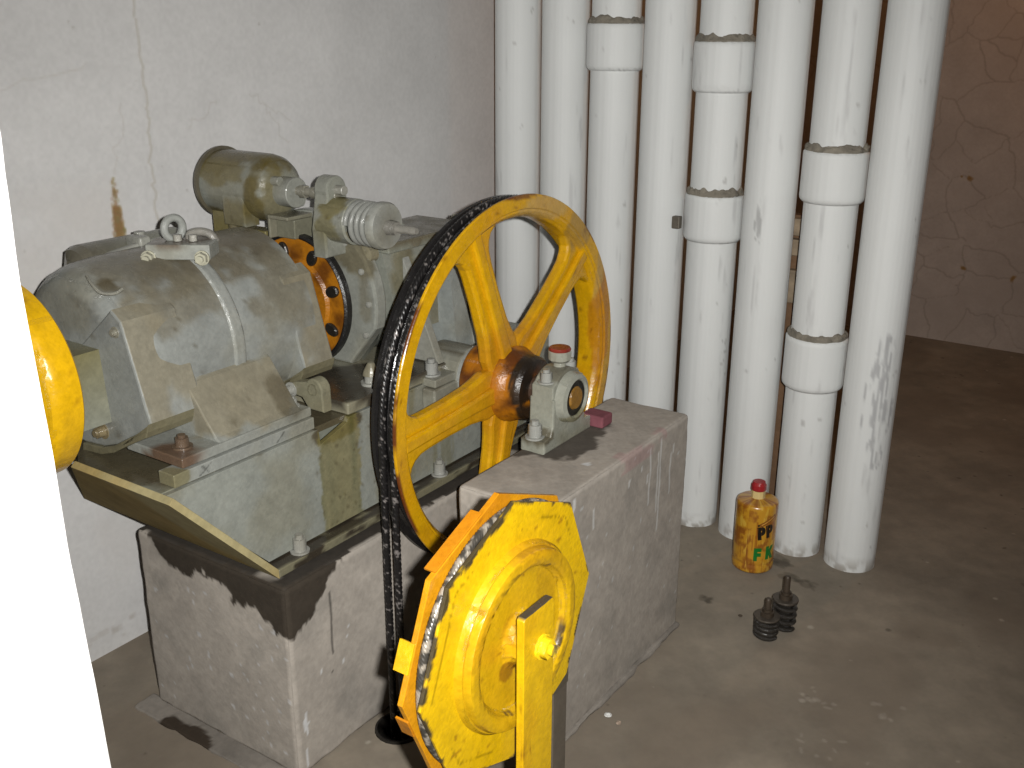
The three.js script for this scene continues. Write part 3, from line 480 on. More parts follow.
{
  const o = thing('brake_spring_lever', 'brake lever with coil spring, round cap and threaded rod above the drum', 'lever');
  const cz = -1.66, cy = 1.081, g = greyPaint([[[-1.58, 1.11, -1.65], [0.05, 0.025, 0.05], OLIVE, 0.8], [[-1.6, 1.05, -1.61], [0.04, 0.04, 0.03], OLIVE, 0.6]], [0.235, 0.24, 0.205]);
  const eye = []; for (let k = 0; k <= 14; k++) { const a = -0.3 + k / 14 * (Math.PI + 0.6); eye.push([cz - 0.031 * Math.cos(a), 1.146 + 0.031 * Math.sin(a)]); } eye.push([cz + 0.045, 1.06], [cz + 0.042, 1.0], [cz - 0.042, 1.0], [cz - 0.045, 1.06]);
  obj('lever_arm', plate(eye, 'x', -1.642, -1.602, 0.004), M.paint, o, g);
  obj('pin', [cyl('x', [0, 1.146, cz], 0.011, -1.604, -1.578, 16)], M.paint, o, flat([0.26, 0.255, 0.22], 0.3, 60));
  obj('spring_housing', lathe(dense([[0.03, -1.63], [0.05, -1.628], [0.0505, -1.545], [0.046, -1.541]], 0.008), 'x', [0, cy, cz], 60), M.paint, o, g);
  const coil = []; for (let k = 0; k <= 110; k++) { const a = k / 110 * 2 * Math.PI * 3.6; coil.push([-1.542 + 0.058 * k / 110, cy + 0.043 * Math.sin(a), cz + 0.043 * Math.cos(a)]); }
  obj('coil_spring', tube(coil, 0.0063, 260, 10), M.paint, o, flat([0.25, 0.255, 0.235], 0.3, 40));
  obj('core', cyl('x', [0, cy, cz], 0.03, -1.55, -1.47), M.paint, o, greyPaint([], [0.2, 0.205, 0.17]));
  obj('cap', lathe([[0, -1.484], [0.047, -1.484], [0.0515, -1.478], [0.0515, -1.464], [0.048, -1.458], [0, -1.456]], 'x', [0, cy, cz], 50), M.paint, o, greyPaint([[[-1.456, cy + 0.004, cz + 0.006], [0.01, 0.016, 0.016], BROWN, 0.6]], [0.27, 0.275, 0.25]));
  obj('rod', [lathe([[0, -1.378], [0.0065, -1.378], [0.0088, -1.384], [0.0088, -1.62], [0, -1.62]], 'x', [0, cy - 0.002, cz], 18), hexa('x', [-1.456, cy - 0.002, cz], 0.0175, 0.013), hexa('x', [-1.442, cy - 0.002, cz], 0.016, 0.01)], M.paint, o, flat([0.22, 0.21, 0.185], 0.4, 60));
  settle(o);
}
// ------------------------------------------------------------------ gearbox
const WY = 0.701, WZ = -1.867, WX = -1.258; // the wheel's axis and its outer face
{
  const o = thing('gearbox', 'grey worm gearbox with a round bolted flange between the brake drum and the yellow wheel', 'gearbox');
  const col = greyPaint([[[-1.55, 0.98, -1.69], [0.06, 0.08, 0.03], [0.15, 0.13, 0.07], 0.8], [[-1.53, 0.95, -1.8], [0.05, 0.07, 0.05], [0.16, 0.14, 0.075], 0.7], [[-1.55, 0.85, -1.9], [0.06, 0.08, 0.04], [0.16, 0.14, 0.08], 0.7], [[-1.48, 0.74, -1.85], [0.05, 0.035, 0.09], BROWN, 0.7]], [0.24, 0.25, 0.215]);
  const fl = []; for (let k = 0; k <= 40; k++) { const a = -0.25 + k / 40 * (Math.PI + 0.5); fl.push([AX + 0.203 * Math.cos(a), AY + 0.203 * Math.sin(a)]); } fl.push([-1.842, 0.738], [-1.605, 0.738]);
  const F = obj('flange', split(plate(fl, 'z', -1.715, -1.678, 0.006), 0.02), M.paint, o, greyPaint([[[-1.57, 1.0, -1.68], [0.06, 0.06, 0.03], [0.13, 0.11, 0.06], 0.8], [[-1.55, 0.9, -1.68], [0.02, 0.06, 0.02], [0.15, 0.13, 0.08], 0.5]], [0.26, 0.268, 0.238]));
  for (const d of [-22, 2, 26, 50, 74, 98, 122]) { const a = d * Math.PI / 180; obj('flange_bolt', lathe([[0.008, -1.679], [0.0075, -1.674], [0.004, -1.671], [0, -1.67]], 'z', [AX + 0.182 * Math.cos(a), AY + 0.182 * Math.sin(a)], 14), M.paint, F, flat([0.28, 0.28, 0.25], 0.4, 60)); }
  // neck and main case
  obj('neck', split(lathe([[0.19, -1.715], [0.172, -1.735], [0.165, -1.80], [0.165, -1.92]], 'z', [AX, AY], 60), 0.05), M.paint, o, col);
  const prism = (b, t, y0, y1) => { const g = new THREE.BufferGeometry(), P = [[b[0], y0, b[2]], [b[1], y0, b[2]], [b[1], y0, b[3]], [b[0], y0, b[3]], [t[0], y1, t[2]], [t[1], y1, t[2]], [t[1], y1, t[3]], [t[0], y1, t[3]]], q = [[3, 2, 6, 7], [1, 0, 4, 5], [2, 1, 5, 6], [0, 3, 7, 4], [7, 6, 5, 4], [0, 1, 2, 3]], pos = []; for (const [a, c, d, e] of q) for (const k of [a, c, d, a, d, e]) pos.push(...P[k]); g.setAttribute('position', new THREE.Float32BufferAttribute(pos, 3)); g.computeVertexNormals(); return g; };
  obj('upper_case', split(prism([-1.92, -1.52, -2.04, -1.76], [-1.90, -1.54, -2.03, -1.73], 0.8, 1.0), 0.03), M.paint, o, col);
  obj('main_case', split(prism([-1.97, -1.46, -2.04, -1.9], [-1.94, -1.5, -1.99, -1.92], 0.735, 0.985), 0.03), M.paint, o, greyPaint([], [0.25, 0.268, 0.255]));
  const L = obj('cover', rbox(-1.7, -1.515, 1.0, 1.024, -2.05, -1.725, 0.004, 0.02), M.paint, o, greyPaint([[[-1.6, 1.03, -1.9], [0.2, 0.03, 0.25], [0.12, 0.1, 0.06], 0.85]]));
  obj('cover_bolt', bolt('y', [-1.56, 1.024, -2.03], 0.012, 0.012), M.paint, L, flat([0.2, 0.19, 0.15], 0.4));
  for (const z of [-1.80, -1.98]) obj('side_rib', plate([[-1.53, 0.98], [-1.43, 0.74], [-1.53, 0.74]], 'z', z - 0.012, z + 0.012, 0.003), M.paint, o, greyPaint([], [0.28, 0.285, 0.26]));
  obj('drain_boss', lathe([[0.02, -1.72], [0.02, -1.695], [0.012, -1.69], [0, -1.69]], 'z', [-1.56, 1.0], 20), M.paint, o, flat([0.2, 0.18, 0.12], 0.4));
  // sole plate and main-shaft bearing
  obj('sole_plate', rbox(-1.96, -1.425, 0.712, 0.738, -2.06, -1.475, 0.004, 0.015, 0.002), M.paint, o, greyPaint([[[-1.5, 0.74, -1.6], [0.12, 0.03, 0.14], [0.04, 0.033, 0.025], 0.92], [[-1.48, 0.74, -1.9], [0.08, 0.03, 0.2], [0.05, 0.042, 0.03], 0.8]], [0.25, 0.24, 0.18]));
  const arc = (r, y0) => { const s = [[WZ + r, y0]]; for (let k = 0; k <= 18; k++) { const a = k / 18 * Math.PI; s.push([WZ + r * Math.cos(a), WY + r * Math.sin(a)]); } s.push([WZ - r, y0]); return s; };
  obj('bearing_base', rbox(-1.4235, -1.385, 0.64, 0.705, -2.01, -1.715, 0.006, 0.02), M.paint, o, greyPaint([[[-1.44, 0.715, -1.72], [0.06, 0.02, 0.05], BROWN, 0.5]], [0.26, 0.265, 0.235]));
  const cap = obj('bearing_cap', [plate(arc(0.068, 0.7), 'x', -1.49, -1.388, 0.004), rbox(-1.49, -1.39, 0.705, 0.725, -2.0, -1.725, 0.004)], M.paint, o, greyPaint([[[-1.44, 0.775, -1.86], [0.06, 0.03, 0.07], BROWN, 0.75]], [0.25, 0.255, 0.225]));
  obj('collar_ring', lathe([[0.05, -1.39], [0.066, -1.39], [0.066, -1.378], [0.05, -1.374]], 'x', [0, WY, WZ], 40), M.paint, cap, flat([0.3, 0.31, 0.29], 0.3));
  for (const [x, z] of [[-1.425, -1.755], [-1.44, -1.975]]) obj('cap_bolt', bolt('y', [x, 0.725, z], 0.0165, 0.026), M.paint, cap, flat([0.3, 0.305, 0.285], 0.3, 50));
  settle(o);
}
// brake lever lug low beside the drum
{
  const o = thing('brake_pivot_bracket', 'small cast bracket with a round pin at the foot of the brake drum', 'bracket');
  const s = []; for (let k = 0; k <= 12; k++) { const a = -0.2 + k / 12 * 2.7; s.push([-1.455 + 0.024 * Math.cos(a), 0.781 + 0.026 * Math.sin(a)]); } s.push([-1.51, 0.79], [-1.532, 0.779], [-1.528, 0.763], [-1.49, 0.76], [-1.472, 0.738], [-1.43, 0.738]);
  const c = plate(s, 'z', -1.435, -1.408, 0.003);
  obj('lug', split(c, 0.015), M.paint, o, greyPaint([], [0.2, 0.19, 0.13]));
  obj('pin', lathe([[0.013, -1.411], [0.013, -1.406], [0.0105, -1.406], [0.0105, -1.409], [0, -1.409]], 'z', [-1.457, 0.783], 24), M.paint, o, flat([0.16, 0.15, 0.1], 0.4));
  obj('bolt', bolt('z', [-1.52, 0.771, -1.409], 0.012, 0.012), M.paint, o, flat([0.3, 0.3, 0.27], 0.4));
  settle(o);
}
{
  const o = thing('adjusting_nut_stack', 'grey nut and cone standing on the grimy sole plate near the ropes', 'nut');
  obj('nut', [disc('y', [-1.47, 0.738, -1.6], 0.024, 0.006), hexa('y', [-1.47, 0.744, -1.6], 0.018, 0.016)], M.paint, o, flat([0.3, 0.3, 0.27], 0.4));
  obj('cone', lathe([[0.02, 0.76], [0.018, 0.768], [0.007, 0.788], [0, 0.789]], 'y', [-1.47, 0, -1.6], 20), M.paint, o, flat([0.22, 0.2, 0.14], 0.4));
  settle(o);
}
// ------------------------------------------------------------------ yellow traction wheel
{
  const o = thing('traction_wheel', 'large yellow five-spoked wheel with black greasy rope grooves', 'wheel');
  const grime = [[[WX, 1.09, -1.97], [0.03, 0.035, 0.1], [0.45, 0.31, 0.12], 0.55], [[WX, 1.03, -2.13], [0.03, 0.06, 0.045], [0.25, 0.16, 0.05], 0.6], [[WX, 0.9, -2.24], [0.03, 0.1, 0.02], [0.4, 0.27, 0.11], 0.55], [[WX - 0.01, 0.75, -2.26], [0.03, 0.14, 0.03], ORANGE, 0.7], [[WX, 1.134, -1.88], [0.03, 0.006, 0.05], RUST, 0.8], [[WX - 0.03, WY, WZ], [0.08, 0.13, 0.13], ORANGE, 0.6]];
  const y = yellowPaint(grime, YEL, 0.25), D = 0.0065;
  obj('rim', lathe(dense([[0.379, -0.07], [0.423, -0.07], [0.4225, -0.062], [0.412, -0.056], [0.4095, -0.047], [0.412, -0.038], [0.417, -0.0325], [0.412, -0.027], [0.4095, -0.018], [0.412, -0.012], [0.428, -0.009], [0.431, -0.006], [0.431, -0.002], [0.4295, 0], [0.4, 0], [0.397, -0.004], [0.392, -0.0045], [0.386, -0.009], [0.379, -0.02], [0.376, -0.045], [0.379, -0.07]].map(([r, a]) => [r + D, a + WX]), 0.006), 'x', [0, WY, WZ], 220, 0.5), M.yellow, o, (p) => {
    const r = Math.hypot(p.y - WY, p.z - WZ) - D, edge = 0.4285 + 0.002 * (fbm(p.y * 40, p.z * 40, 2, 3) - 0.5);
    if (p.x < WX - 0.0078 && r > 0.395) return [0.012, 0.011, 0.011];
    if (p.x < WX - 0.066) return [0.02, 0.017, 0.012];
    let c = y(p); if (r > edge) c = mix(c, RUST, smooth(0.55, 0.65, fbm(p.y * 18, p.z * 18, 6, 3))); return c;
  });
  for (let k = 0; k < 5; k++) {
    const a = (39.5 + 72 * k) * Math.PI / 180, ca = Math.cos(a), sa = Math.sin(a), W = (r, t) => [WZ - (r * ca - t * sa), WY + r * sa + t * ca];
    const half = [[0.06, 0.056], [0.1, 0.058], [0.125, 0.051], [0.16, 0.045], [0.24, 0.041], [0.31, 0.041], [0.336, 0.043], [0.355, 0.051], [0.367, 0.062], [0.373, 0.08], [0.376, 0.1], [0.386, 0.115]];
    const out = half.map(([r, t]) => W(r, -t)); for (let j = -3; j <= 3; j++) out.push(W(Math.sqrt(0.405 ** 2 - (0.034 * j) ** 2), 0.032 * j)); out.push(...half.slice().reverse().map(([r, t]) => W(r, t)));
    const rib = [[0.07, 0.021], [0.16, 0.017], [0.3, 0.015], [0.4, 0.016]], ro = rib.map(([r, t]) => W(r, -t)).concat(rib.slice().reverse().map(([r, t]) => W(r, t)));
    obj('spoke', split(gather([plate(out, 'x', WX - 0.05, WX - 0.018, 0.008), plate(ro, 'x', WX - 0.064, WX - 0.006, 0.006)]), 0.03), M.yellow, o, yellowPaint([...grime, [[WX - 0.01, WY + 0.12 * sa, WZ - 0.12 * ca], [0.06, 0.07, 0.07], [0.55, 0.26, 0.008], 0.7]], YEL, 0.3));
  }
  obj('hub', lathe(dense([[0.034, -0.112], [0.082, -0.110], [0.086, -0.1], [0.086, -0.045], [0.09, -0.01], [0.083, 0.006], [0.078, 0.013], [0.074, 0.040], [0.068, 0.048], [0.034, 0.05]].map(([r, a]) => [r, a + WX]), 0.006), 'x', [0, WY, WZ], 80, 0.7), M.grease, o, (p) => { let c = mix([0.4, 0.14, 0.006], [0.1, 0.03, 0.006], smooth(0.42, 0.66, fbm(p.x * 18, p.y * 18, p.z * 18, 4))); if (p.x > WX + 0.022) c = mix(c, SOOT, 0.95 * smooth(0.36, 0.5, fbm(p.x * 30, p.y * 14, p.z * 14, 3) + (p.y > WY - 0.02 ? 0.14 : -0.06))); return c; });
  obj('shaft', lathe([[0, -1.1], [0.024, -1.1], [0.0265, -1.103], [0.031, -1.112], [0.031, -1.5], [0, -1.5]], 'x', [0, WY, WZ], 40), M.grease, o, (p) => p.x > -1.1045 ? mul([0.26, 0.13, 0.02], 0.7 + 0.6 * fbm(p.y * 60, p.z * 60, 1, 3)) : p.x > -1.21 ? mul([0.05, 0.02, 0.01], 0.6 + fbm(p.x * 50, p.y * 50, p.z * 50, 3)) : [0.1, 0.09, 0.07]);
  settle(o);
}
// wire ropes lying in the two grooves: stranded tubes
function strandedRope(path, r, twist, color, seg = 12, lobes = 6) {
  const pos = [], nor = [], col = [], idx = [], N = path.length; let phase = 0; const B = new THREE.Vector3(), Nn = new THREE.Vector3(), T0 = new THREE.Vector3();
  for (let i = 0; i < N; i++) {
    const a = path[Math.max(0, i - 1)], b = path[Math.min(N - 1, i + 1)]; T0.subVectors(b, a).normalize();
    if (i) phase += twist * path[i].distanceTo(path[i - 1]);
    B.set(1, 0, 0); Nn.crossVectors(T0, B).normalize();
    for (let k = 0; k < seg; k++) { const t = k / seg * 2 * Math.PI, q = Math.abs(Math.sin(lobes / 2 * (t + phase))), rr = r * (0.78 + 0.22 * q), c = Math.cos(t), s = Math.sin(t), n = B.clone().multiplyScalar(c).addScaledVector(Nn, s); pos.push(path[i].x + n.x * rr, path[i].y + n.y * rr, path[i].z + n.z * rr); nor.push(n.x, n.y, n.z); }
  }
  for (let i = 0; i < N - 1; i++) for (let k = 0; k < seg; k++) { const a = i * seg + k, b = i * seg + (k + 1) % seg; idx.push(a, b, a + seg, b, b + seg, a + seg); }
  const g = new THREE.BufferGeometry(); g.setAttribute('position', new THREE.Float32BufferAttribute(pos, 3)); g.setIndex(idx); g.computeVertexNormals(); return g;
}
[[WX - 0.018, 'black greasy wire rope in the groove nearer the yellow face of the wheel'], [WX - 0.047, 'black greasy wire rope in the groove nearer the gearbox']].forEach(([x, label]) => {
  const R = 0.4235, path = [], v = (y, z) => path.push(new THREE.Vector3(x, y, z));
  for (let y = -0.14; y < WY; y += 0.0028) v(y, WZ + R);
  for (let a = 0; a <= Math.PI; a += 0.0028 / R) v(WY + R * Math.sin(a), WZ + R * Math.cos(a));
  for (let y = WY - 0.004; y > -0.14; y -= 0.006) v(y, WZ - R);
  const m = obj('wire_rope', strandedRope(path, 0.0085, 95, null, 18), M.rope, scene, (p) => { const n = fbm(p.y * 160, p.z * 160, p.x * 160, 2); return mix([0.012, 0.011, 0.011], [0.22, 0.2, 0.19], 0.9 * smooth(0.66, 0.72, n)); });
  m.userData = { label, category: 'rope', group: 'hoisting ropes over the yellow wheel' };
});
{
  const m = obj('added_dark_sleeve', lathe([[0.054, -0.149], [0.054, 0.004], [0.0535, 0.006], [0.049, 0.006], [0.0485, 0.004], [0.0485, -0.149], [0.054, -0.149]], 'y', [-1.29, 0, -1.443], 40), M.grease, scene, flat([0.016, 0.014, 0.012], 0.4));  // added liner; its black colour stands in for shade down the hole
  m.userData = { label: 'added black sleeve that darkens the hole in the floor where the hoisting ropes go down', category: 'sleeve' };
}
// ------------------------------------------------------------------ outboard bearing
{
  const o = thing('pillow_block', 'grey pillow block bearing with a red-topped grease cup on the concrete pedestal', 'bearing');
  const x0 = -1.184, x1 = -1.12, g = greyPaint([[[-1.15, 0.63, -1.78], [0.05, 0.02, 0.03], BROWN, 0.8], [[-1.14, 0.76, WZ], [0.05, 0.02, 0.06], BROWN, 0.6]], [0.27, 0.275, 0.23]);
  const at = (d, y) => [WZ + d, y];
  obj('base', [split(plate([at(0.101, 0.593), at(0.101, 0.622), at(0.074, 0.626), at(0.066, 0.645), at(0.064, 0.71), at(-0.064, 0.71), at(-0.066, 0.645), at(-0.074, 0.626), at(-0.101, 0.622), at(-0.101, 0.593)], 'x', x0, x1, 0.004), 0.02)], M.paint, o, g);
  const cap = [at(0.064, 0.71), at(0.064, 0.738)]; for (let k = 0; k <= 12; k++) { const a = 0.7 + k / 12 * (Math.PI - 1.4); cap.push(at(0.067 * Math.cos(a), WY + 0.067 * Math.sin(a))); } cap.push(at(-0.064, 0.738), at(-0.064, 0.71));
  const C = obj('cap', split(plate(cap, 'x', x0 + 0.004, x1 - 0.002, 0.004), 0.02), M.paint, o, g);
  obj('end_ring', lathe([[0.041, x1 - 0.004], [0.041, x1 + 0.018], [0.045, x1 + 0.022], [0.055, x1 + 0.018], [0.06, x1 - 0.004]], 'x', [0, WY, WZ], 50), M.paint, o, greyPaint([[[x1, WY - 0.05, WZ], [0.05, 0.02, 0.06], OLIVE, 0.6]], [0.29, 0.295, 0.25]));
  obj('seal', lathe([[0.0265, x1 + 0.012], [0.027, x1 + 0.016], [0.036, x1 + 0.014], [0.042, x1 + 0.016]], 'x', [0, WY, WZ], 40), M.grease, o, flat(SOOT, 0.3));
  for (const d of [0.086, -0.086]) obj('foot_bolt', bolt('y', [-1.155, 0.622, WZ + d], 0.0165, 0.028), M.paint, o, flat([0.33, 0.335, 0.31], 0.25, 40));
  for (const d of [0.05, -0.05]) obj('cap_bolt', bolt('y', [-1.15, 0.743, WZ + d], 0.0145, 0.02), M.paint, C, flat([0.33, 0.335, 0.31], 0.25, 40));
  const cup = obj('grease_cup', lathe([[0.014, 0.765], [0.014, 0.776], [0.022, 0.779], [0.026, 0.784], [0.026, 0.802], [0.024, 0.804], [0, 0.804]], 'y', [-1.15, 0, WZ - 0.005], 30), M.paint, o, greyPaint([], [0.3, 0.3, 0.25]));
  obj('lid', lathe([[0, 0.8035], [0.0245, 0.8035], [0.0255, 0.807], [0.023, 0.811], [0, 0.812]], 'y', [-1.15, 0, WZ - 0.005], 30), M.paint, cup, flat([0.22, 0.03, 0.02], 0.5, 40));
  settle(o);
}
{ const o = obj('wood_wedge', rbox(-1.15, -1.09, 0.593, 0.622, -2.02, -1.971, 0.005, 0.012), M.concrete, scene, flat([0.2, 0.07, 0.085], 0.6, 30)); o.userData = { label: 'dull pink wedge against the far foot of the pillow block', category: 'wedge' }; }
// ------------------------------------------------------------------ octagonal guarded pulley in front
{
  const o = thing('guarded_pulley', 'yellow pulley with an octagonal guard plate on a flat upright, in the foreground', 'pulley');
  const K = 0.88, XP = -0.669, cy = 0.72, cz = -0.9856, X = (d) => XP + d * K, oct = (R, turn = 0) => { const s = []; for (let k = 0; k < 8; k++) { const a = Math.PI / 2 + turn + k * Math.PI / 4; s.push([cz + R * K * Math.cos(a), cy + R * K * Math.sin(a)]); } return s; };
  const Y2 = [0.56, 0.35, 0.004], RO = 0.2262 * K;
  const y2 = yellowPaint([], Y2, 0.12);
  obj('guard_plate', split(plate(oct(0.2262), 'x', X(-0.006), X(0), 0.0008), 0.007), M.yellow, o, (p) => {
    let m = 0; for (let k = 0; k < 8; k++) { const a = Math.PI / 2 + (k + 0.5) * Math.PI / 4; m = Math.max(m, (p.z - cz) * Math.cos(a) + (p.y - cy) * Math.sin(a)); }
    const d = RO * Math.cos(Math.PI / 8) - m, n = fbm(p.y * 45, p.z * 45, p.x * 45, 3); let c = y2(p);
    const worn = p.z > cz - 0.02 ? 0.05 : 0;  // the left edges are scraped to bare black metal
    if (d < 0.008) c = mix(c, [0.05, 0.038, 0.018], smooth(0.5, 0.6, n + worn + (0.002 - d) * 26));
    if (p.x < X(-0.004)) c = mix(c, [0.04, 0.03, 0.015], 0.8);
    if (Math.abs(d - 0.019 - 0.002 * fbm(p.y * 9, p.z * 9, 1, 2)) < 0.0011 && fbm(p.y * 20, p.z * 20, 8, 2) > 0.5) c = mul(c, 0.55); return c; });
  obj('dish', lathe(dense([[0.152, 0], [0.151, 0.008], [0.1475, 0.0115], [0.1445, 0.0115], [0.1445, 0.018], [0.142, 0.023], [0.138, 0.0245], [0.123, 0.0245], [0.119, 0.022], [0.113, 0.011], [0.108, 0.009], [0.05, 0.009], [0.042, 0.013], [0.036, 0.022], [0.034, 0.038], [0, 0.038]].map(([r, a]) => [r * K, X(a)]), 0.004), 'x', [0, cy, cz], 120, 0.7), M.yellow, o, (p) => { const r = Math.hypot(p.y - cy, p.z - cz) / K; let c = yellowPaint([[[X(0.01), cy + 0.055, cz - 0.065], [0.04, 0.05, 0.025], [0.3, 0.16, 0.006], 0.4], [[X(0.01), cy - 0.035, cz + 0.03], [0.04, 0.015, 0.015], RUST, 0.6], [[X(0.02), cy + 0.025, cz + 0.02], [0.04, 0.02, 0.02], [0.3, 0.14, 0.006], 0.5]], [0.44, 0.262, 0.005], 0.25)(p); if (r > 0.142 && r < 0.1455) c = mix(c, [0.25, 0.12, 0.01], 0.6 * smooth(0.45, 0.55, fbm(p.y * 30, p.z * 30, 2, 3))); if (r > 0.114 && r < 0.119) c = mix(c, [0.08, 0.05, 0.015], smooth(0.55, 0.62, fbm(p.y * 60, p.z * 60, 2, 3))); return c; });
  obj('axle_nut', [disc('x', [X(0.0505), cy, cz], 0.018, 0.003), hexa('x', [X(0.053), cy, cz], 0.0155, 0.011), disc('x', [X(0.066), cy, cz], 0.008, 0.006, 1, 16)], M.yellow, o, (p) => mix([0.74, 0.5, 0.01], [0.13, 0.1, 0.05], smooth(0.55, 0.62, fbm(p.x * 60, p.y * 60, p.z * 60, 3))));
  // upright flat bars and their foot
  const u0 = cz + 0.043, u1 = cz - 0.029, ut = cy + 0.062;
  obj('upright', split(plate([[u0, 0.004], [u0, ut - 0.004], [u0 - 0.004, ut], [u1 + 0.004, ut], [u1, ut - 0.004], [u1, 0.004]], 'x', X(0.037), X(0.0505), 0.0012), 0.02), M.yellow, o, (p) => { let c = yellowPaint([], [0.54, 0.33, 0.005], 0.2)(p); if (p.y > ut - 0.0012) c = [0.05, 0.04, 0.03]; return c; });
  obj('upright', rbox(-0.733, -0.72, 0.004, 0.55, -1.214, -1.173, 0.002, 0.02), M.steel, o, flat([0.13, 0.11, 0.085], 0.8, 12)).userData.label = 'bare dark steel bar';
  obj('brace', rbox(-0.733, -0.712, 0.5, 0.54, -1.205, -0.95, 0.003), M.steel, o, flat([0.1, 0.085, 0.06], 0.5));
  obj('foot_plate', rbox(-0.76, -0.59, 0, 0.006, -1.24, -0.92, 0.002), M.steel, o, flat([0.15, 0.1, 0.05], 0.5));
  obj('axle', cyl('x', [0, cy, cz], 0.011, X(-0.07), X(0.04), 16), M.steel, o, flat([0.15, 0.12, 0.08]));
  obj('sheave', lathe([[0.012, -0.027], [0.198, -0.027], [0.201, -0.024], [0.194, -0.017], [0.201, -0.009], [0.198, -0.006], [0.012, -0.006]].map(([r, a]) => [r * K, X(a)]), 'x', [0, cy, cz], 80), M.grease, o, flat([0.03, 0.02, 0.012], 0.6));
  const O2 = [0.46, 0.2, 0.006];
  const B = obj('back_plate', split(plate(oct(0.231), 'x', X(-0.037), X(-0.0275), 0.001), 0.012), M.yellow, o, yellowPaint([[[X(-0.03), cy + 0.19, cz + 0.02], [0.03, 0.06, 0.06], [0.4, 0.15, 0.006], 0.7]], O2, 0.5));
  // bent tabs on the edge of the back plate: [edge, start, end, depth, colour]
  for (const [k, f0, f1, dep, c] of [[7, 0.08, 0.75, 0.013, [0.4, 0.15, 0.006]], [6, 0.25, 0.5, 0.019, [0.58, 0.36, 0.006]], [5, 0.6, 0.8, 0.016, [0.38, 0.14, 0.006]]]) {
    const P = oct(0.2305), a = P[k], b = P[(k + 1) % 8], L = (t) => [a[0] + (b[0] - a[0]) * t, a[1] + (b[1] - a[1]) * t], n = Math.PI / 2 + (k + 0.5) * Math.PI / 4, t = 0.003, p = L(f0), q = L(f1), w = [Math.cos(n) * t, Math.sin(n) * t];
    obj('edge_tab', split(plate([p, q, [q[0] + w[0], q[1] + w[1]], [p[0] + w[0], p[1] + w[1]]], 'x', X(-0.036 - dep), X(-0.029), 0.0008), 0.012), M.yellow, B, yellowPaint([], c, 0.5));
  }
  settle(o);
  const path = []; for (let a = 0; a <= 2 * Math.PI + 0.001; a += 0.011) path.push(new THREE.Vector3(X(-0.0168), cy + 0.2045 * K * Math.sin(a), cz + 0.2045 * K * Math.cos(a)));
  const r = obj('wire_rope', strandedRope(path, 0.0062, 200, null, 18), M.rope, scene, (p) => mix([0.04, 0.036, 0.03], [0.24, 0.21, 0.17], smooth(0.45, 0.65, fbm(p.x * 120, p.y * 120, p.z * 120, 2)))); r.userData = { label: 'grey stranded wire rope between the octagonal guard plates', category: 'rope' };
}
// ------------------------------------------------------------------ bottle
{
  const o = thing('oil_bottle', 'yellow oil bottle with a red cap standing before the pipes', 'bottle');
  const x = -0.922, z = -2.594, W = 1024, Hh = 512;
  const label = tex(W, Hh, (i, j) => { const u = i / W * 20, v = j / Hh * 10; let c = [182, 132, 34]; c = mix(c, [138, 84, 24], smooth(0.45, 0.7, fbm(u, v, 3, 4))); c = mix(c, [206, 170, 70], 0.6 * smooth(0.55, 0.7, fbm(u * 1.6, v * 0.7, 8, 3))); return c; }, (cx) => {
    const f = 0.115 * W; // bearing of the printed side
    cx.save(); cx.translate(f, 215); cx.rotate(-0.16); cx.fillStyle = '#14110c'; cx.font = 'bold 116px sans-serif'; cx.lineWidth = 12; cx.strokeStyle = '#14110c'; cx.strokeText('PP', -44, 30); cx.fillText('PP', -44, 30); cx.restore();
    cx.fillStyle = '#0e6a26'; cx.font = 'bold 118px sans-serif'; cx.lineWidth = 12; cx.strokeStyle = '#0e6a26'; cx.strokeText('F', f - 62, 405); cx.fillText('F', f - 62, 405); cx.strokeText('K', f + 36, 398); cx.fillText('K', f + 36, 398);
    cx.save(); cx.translate(f - 26, 150); cx.rotate(-0.42); cx.fillStyle = '#7c4a18'; cx.fillRect(0, -12, 150, 28); cx.fillStyle = '#c89440'; cx.fillRect(12, -2, 126, 7); cx.restore();
    cx.fillStyle = '#1d160e'; cx.beginPath(); cx.arc(f - 36, 150, 9, 0, 7); cx.fill();
    cx.fillStyle = 'rgba(130,72,18,0.5)'; for (let k = 0; k < 60; k++) cx.fillRect(hash3(k, 1, 1) * W, hash3(k, 2, 1) * Hh, 3 + 14 * hash3(k, 3, 1), 30 + 120 * hash3(k, 4, 1));
  });
  label.wrapT = THREE.ClampToEdgeWrapping;
  const prof = [[0, 0.001], [0.055, 0.001], [0.0585, 0.006], [0.0592, 0.022], [0.0575, 0.026], [0.0575, 0.030], [0.059, 0.034], [0.0592, 0.204], [0.0575, 0.2105], [0.052, 0.214], [0.03, 0.217], [0.019, 0.219], [0.0165, 0.221], [0, 0.221]];
  const g = new THREE.LatheGeometry(dense(prof, 0.008).map(([r, y]) => new THREE.Vector2(Math.max(r, 1e-5), y)), 64); const P = g.attributes.position, uv = g.attributes.uv;
  for (let i = 0; i < P.count; i++) uv.setY(i, P.getY(i) / 0.22);
  g.translate(x, 0, z);
  obj('body', g, new THREE.MeshPhysicalMaterial({ map: label, roughness: 0.32, clearcoat: 0.4, clearcoatRoughness: 0.2 }), o, null, true);
  obj('neck', lathe([[0.0195, 0.217], [0.0195, 0.242], [0.016, 0.244], [0, 0.244]], 'y', [x, 0, z], 32), std({ color: new THREE.Color().setRGB(0.6, 0.46, 0.2), roughness: 0.5 }), o);
  obj('cap', lathe([[0, 0.241], [0.0195, 0.241], [0.0215, 0.244], [0.021, 0.258], [0.018, 0.262], [0.017, 0.267], [0.013, 0.268], [0, 0.266]], 'y', [x, 0, z], 32), std({ color: new THREE.Color().setRGB(0.3, 0.015, 0.018), roughness: 0.4 }), o);
  settle(o);
}
